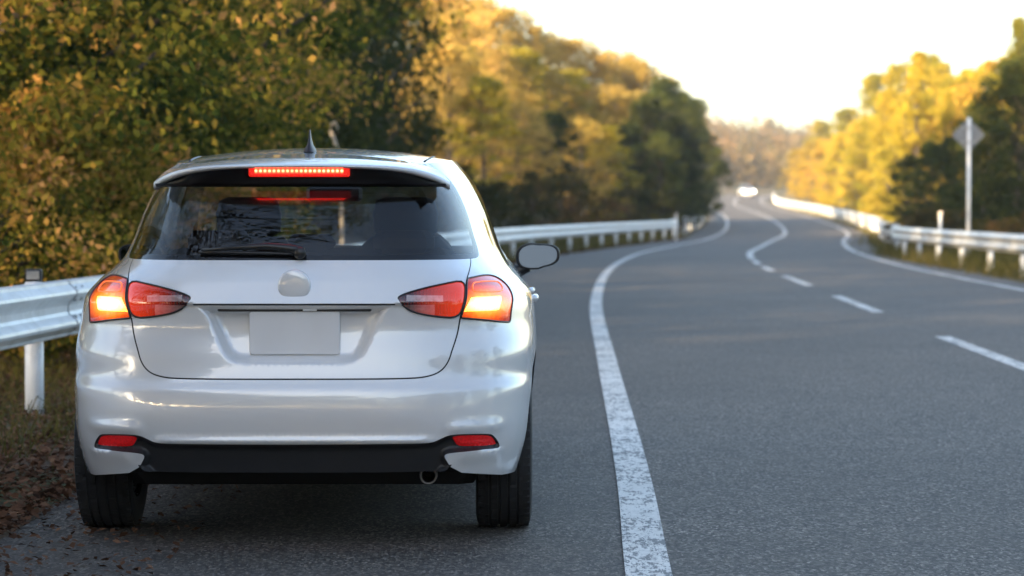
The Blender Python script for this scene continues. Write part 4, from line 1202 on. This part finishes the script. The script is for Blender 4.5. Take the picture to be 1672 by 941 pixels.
# far wooded hill
hx = np.concatenate([rng.uniform(-60, 150, 420), rng.uniform(5, 75, 150)]); hy = np.concatenate([rng.uniform(540, 760, 420), rng.uniform(405, 540, 150)])
keep_ = (hy > 440) | (hx < lineL(np.minimum(hy, 420)) - 4) | (hx > lineR(np.minimum(hy, 420)) + 4); hx, hy = hx[keep_], hy[keep_]
hv, ho = [], []
for X, Y in zip(hx, hy):
    n = 130; hh = rng.uniform(6, 10); rr = rng.uniform(2.5, 4)
    d = rng.normal(size=(n, 3)); d /= np.linalg.norm(d, axis=1)[:, None]
    p = d * (rng.uniform(0, 1, n) ** .4)[:, None] * np.array([rr, rr, hh * .5]) + np.array([X, Y, float(ground(X, Y)) + hh * .5])
    hv.append(p); ho.append(d)
v, f = leaf_cloud(np.concatenate(hv), np.concatenate(ho), 1.3)
LEAF['far'] = leaf_mat('far_wood_leaves', [(.05, .055, .025), (.10, .085, .035), (.18, .12, .055), (.22, .13, .08)], .3, .05)
tag(link('distant_wood', mesh_np('distant_wood', v, f, LEAF['far'])), kind='stuff')

# leaf litter and grass on the verges
def litter(n, fx0, fx1, y0, y1, size, lift=.01, mat='litter', dens_pow=1.0):
    yy = y0 + (y1 - y0) * rng.random(n) ** 1.4; t = rng.random(n) ** dens_pow
    xx = fx0(yy) + (fx1(yy) - fx0(yy)) * t
    zz = np.maximum(ground(xx, yy), np.where(xx > edgeL(yy) - .1, roadz(yy) + .002, -9)) + lift + rng.random(n) * .03
    nr = rng.normal(size=(n, 3)) * .45 + np.array([0, 0, 1])
    return leaf_cloud(np.stack([xx, yy, zz], 1), nr / np.linalg.norm(nr, axis=1)[:, None], size, .62, .8, 1.5, .45)
v1, f1 = litter(52000, lambda y: railL(y) - 2.2, lambda y: edgeL(y) + .05, 8.2, 30, .042)
v2, f2 = litter(2600, lambda y: edgeL(y) - .05, lambda y: edgeL(y) + .75, 8.2, 30, .032, .004, dens_pow=2.2)
v3, f3 = litter(9000, lambda y: railL(y) - 1.5, lambda y: edgeL(y) + .15, 28, 108, .10)
v = np.concatenate([v1, v2, v3]); f = np.arange(len(v)).reshape(-1, 4)
tag(link('leaf_litter', mesh_np('leaf_litter', v, f, LEAF['litter'])), kind='stuff')
def blades(n, fx0, fx1, y0, y1, h, w, clump=.12):
    k = max(1, n // 14)
    cy = rng.uniform(y0, y1, k); cx = fx0(cy) + (fx1(cy) - fx0(cy)) * rng.random(k)
    i = rng.integers(0, k, n)
    px_, py_ = cx[i] + rng.normal(0, clump, n), cy[i] + rng.normal(0, clump, n)
    z0 = ground(px_, py_) - .02; hh = h * rng.uniform(.4, 1.2, n)
    a = rng.uniform(0, 6.28, n); l = rng.normal(0, .4, (n, 2)) * hh[:, None]
    dx, dy = np.cos(a) * w / 2, np.sin(a) * w / 2
    V = np.empty((n, 4, 3))
    V[:, 0] = np.stack([px_ - dx, py_ - dy, z0], 1); V[:, 1] = np.stack([px_ + dx, py_ + dy, z0], 1)
    V[:, 2] = np.stack([px_ + l[:, 0] + dx * .2, py_ + l[:, 1] + dy * .2, z0 + hh], 1); V[:, 3] = np.stack([px_ + l[:, 0] - dx * .2, py_ + l[:, 1] - dy * .2, z0 + hh * .97], 1)
    return V.reshape(-1, 3)
v = np.concatenate([
    blades(16000, lambda y: railL(y) - 3, lambda y: railL(y) + .7, 11, 32, .17, .008),
    blades(9000, lambda y: railL(y) - 2.5, lambda y: edgeL(y) - .1, 30, 112, .32, .025, .25),
    blades(12000, lambda y: edgeR(y) + .25, lambda y: railR(y) + 3, 32, 76, .34, .022, .25),
    blades(8000, lambda y: railR(y) - .4, lambda y: railR(y) + 3, 74, 250, .22, .05, .4)])
tag(link('verge_grass', mesh_np('verge_grass', v, np.arange(len(v)).reshape(-1, 4), LEAF['grass'])), kind='stuff')

# ------------------------------------------------------------------ roadside things
# diamond sign seen from behind
sp = (at(1581, 60), 60.0); sg = empty('road_sign', (*sp, float(ground(*sp))))
tag(sg, 'diamond road sign on a white pole, seen from its bare grey back', 'sign')
zg = float(ground(*sp))
mb = MB(); mb.tube([(0, 0, -.3), (0, 0, 3.36 - zg)], .045, 12); mb.lathe([(3.36 - zg, .048), (3.375 - zg, .03), (3.38 - zg, 0)], 'z', n=12); mb.build('pole', MAT['rail'], sg)
mb = MB(); Q = rrect(.56, .56, .05)
rq = [(a * math.cos(R(45)) - b * math.sin(R(45)), a * math.sin(R(45)) + b * math.cos(R(45))) for a, b in Q]
zc = 2.97 - zg
for yy in (.06, .075): mb.add([(a, yy, zc + b) for a, b in rq], [tuple(range(len(rq)))])
mb.grid([[(a, yy, zc + b) for a, b in rq] for yy in (.06, .075)], 0, False, True)
mb.grid([[(a * k, .058, zc + b * k) for a, b in rq] for k in (.97, .90)], 0, False, True)
plate = mb.build('sign_plate', simple('weathered_aluminium', (.17, .18, .20), .5, .3, .15, 8), sg)
mb = MB()
for dz in (-.16, .16): mb.box((0, .05, zc + dz), (.34, .025, .03), 0); mb.lathe([(zc + dz - .02, .052), (zc + dz + .02, .052)], 'z', n=14)
mb.build('bracket', MAT['steel'], plate)
# delineator posts
def delineator(x_, y_, top, label, amber_=True):
    zg = float(ground(x_, y_)); rt = empty('delineator_post', (x_, y_, zg)); tag(rt, label, 'post')
    mb = MB(); mb.tube([(0, 0, -.2), (0, 0, top - zg - .12)], .035, 10); mb.build('post', MAT['rail'], rt)
    mb = MB(); mb.lathe([(0, 0), (-.0, .055), (-.03, .055), (-.03, 0)], 'y', (0, -.03, top - zg - .07), 20); mb.build('reflector', simple('pale_reflector', (.75, .66, .58), .3), rt)
delineator(at(1535, 62), 62.0, 1.20, 'slim white reflector post just left of the diamond sign, behind the guardrail')
delineator(at(1104, 100), 100.0, 1.10, 'slim white reflector post at the end of the near left guardrail')

# pale dead stem curling above the car roof
b0 = (at(556, 42), 42.0); zb0 = float(ground(*b0))
st = MB(); k = 42 / 4177
pts = [((x_ - 556) * k, 0, 1.215 + (343 - y_) * k - zb0) for x_, y_ in ((560, 420), (557, 330), (554, 270), (551, 245), (545, 228), (540, 215), (541, 204), (547, 201), (551, 208), (550, 217))]
st.tube([(0, 0, -.1)] + pts[0:], [.03, .03, .03, .03, .032, .036, .034, .03, .03, .022, .01], 8)
o = link('dead_stem', st.mesh('dead_stem', simple('pale_dead_wood', (.45, .38, .30), .8)))
o.location = (*b0, zb0); tag(o, 'pale dead stem curling up behind the car roof beside its antenna fin', 'dead stem')

# oncoming car far away, headlights on
oc = empty('oncoming_car', (at(1214, 318), 318.0, .35 + float(roadz(318)) + .01), R(180 + 4))
tag(oc, 'tiny oncoming white car with bright headlights at the far bend', 'car')
sgrid = np.concatenate([np.linspace(0, S1, 24), np.linspace(S1, S2, 14)[1:], np.linspace(S2, S3, 24)[1:]]); vg = np.concatenate([np.linspace(.25, 1.0, 14), np.linspace(1.02, 1.385, 12)])
sm_, vm_ = np.meshgrid(sgrid, vg); X_, Y_, Z_ = S(sm_, vm_)
rows = [[(X_[i, j], Y_[i, j], Z_[i, j]) for j in range(len(sgrid))] + [(-X_[i, j], Y_[i, j], Z_[i, j]) for j in range(len(sgrid) - 1, -1, -1)] for i in range(len(vg))]
mb = MB(); mb.grid(rows[:14], 0); mb.build('body', MAT['car'], oc)
mb = MB(); mb.grid(rows[13:], 0); mb.build('windows', MAT['frit'], oc)
link('roof', roof_me, oc)
for sx in (-1, 1):
    t = NT('headlight_beam'); pb = t.pbr((.8, .8, .75), .2); pb.inputs['Emission Color'].default_value = (1, .93, .8, 1); pb.inputs['Emission Strength'].default_value = 3.5
    mb = MB(); mb.lathe([(3.98, .15), (4.22, .13), (4.27, .0)], 'y', (sx * .60, 0, .68), 16); mb.build('headlight', t.mat, oc)
    mb = MB(); mb.lathe([(-.09, 0), (-.09, .26), (-.1, .315), (.1, .315), (.09, .26), (.09, 0)], 'x', (sx * .77, 3.4, .315), 20); mb.lathe([(-.1, 0), (-.1, .315), (.1, .315), (.1, 0)], 'x', (sx * .77, .76, .315), 20); mb.build('wheel', MAT['rubber'], oc)

# the warm evening air
hz = MB(); hz.box((60, 480, 22), (700, 1160, 60))
t = NT('haze_air'); pv_ = t.n('VolumePrincipled'); pv_.inputs['Color'].default_value = (.95, .94, .94, 1); pv_.inputs['Density'].default_value = .00038; pv_.inputs['Anisotropy'].default_value = .2
t.l(pv_.outputs[0], t.out.inputs['Volume'])
tag(hz.build('haze', t.mat), kind='stuff')
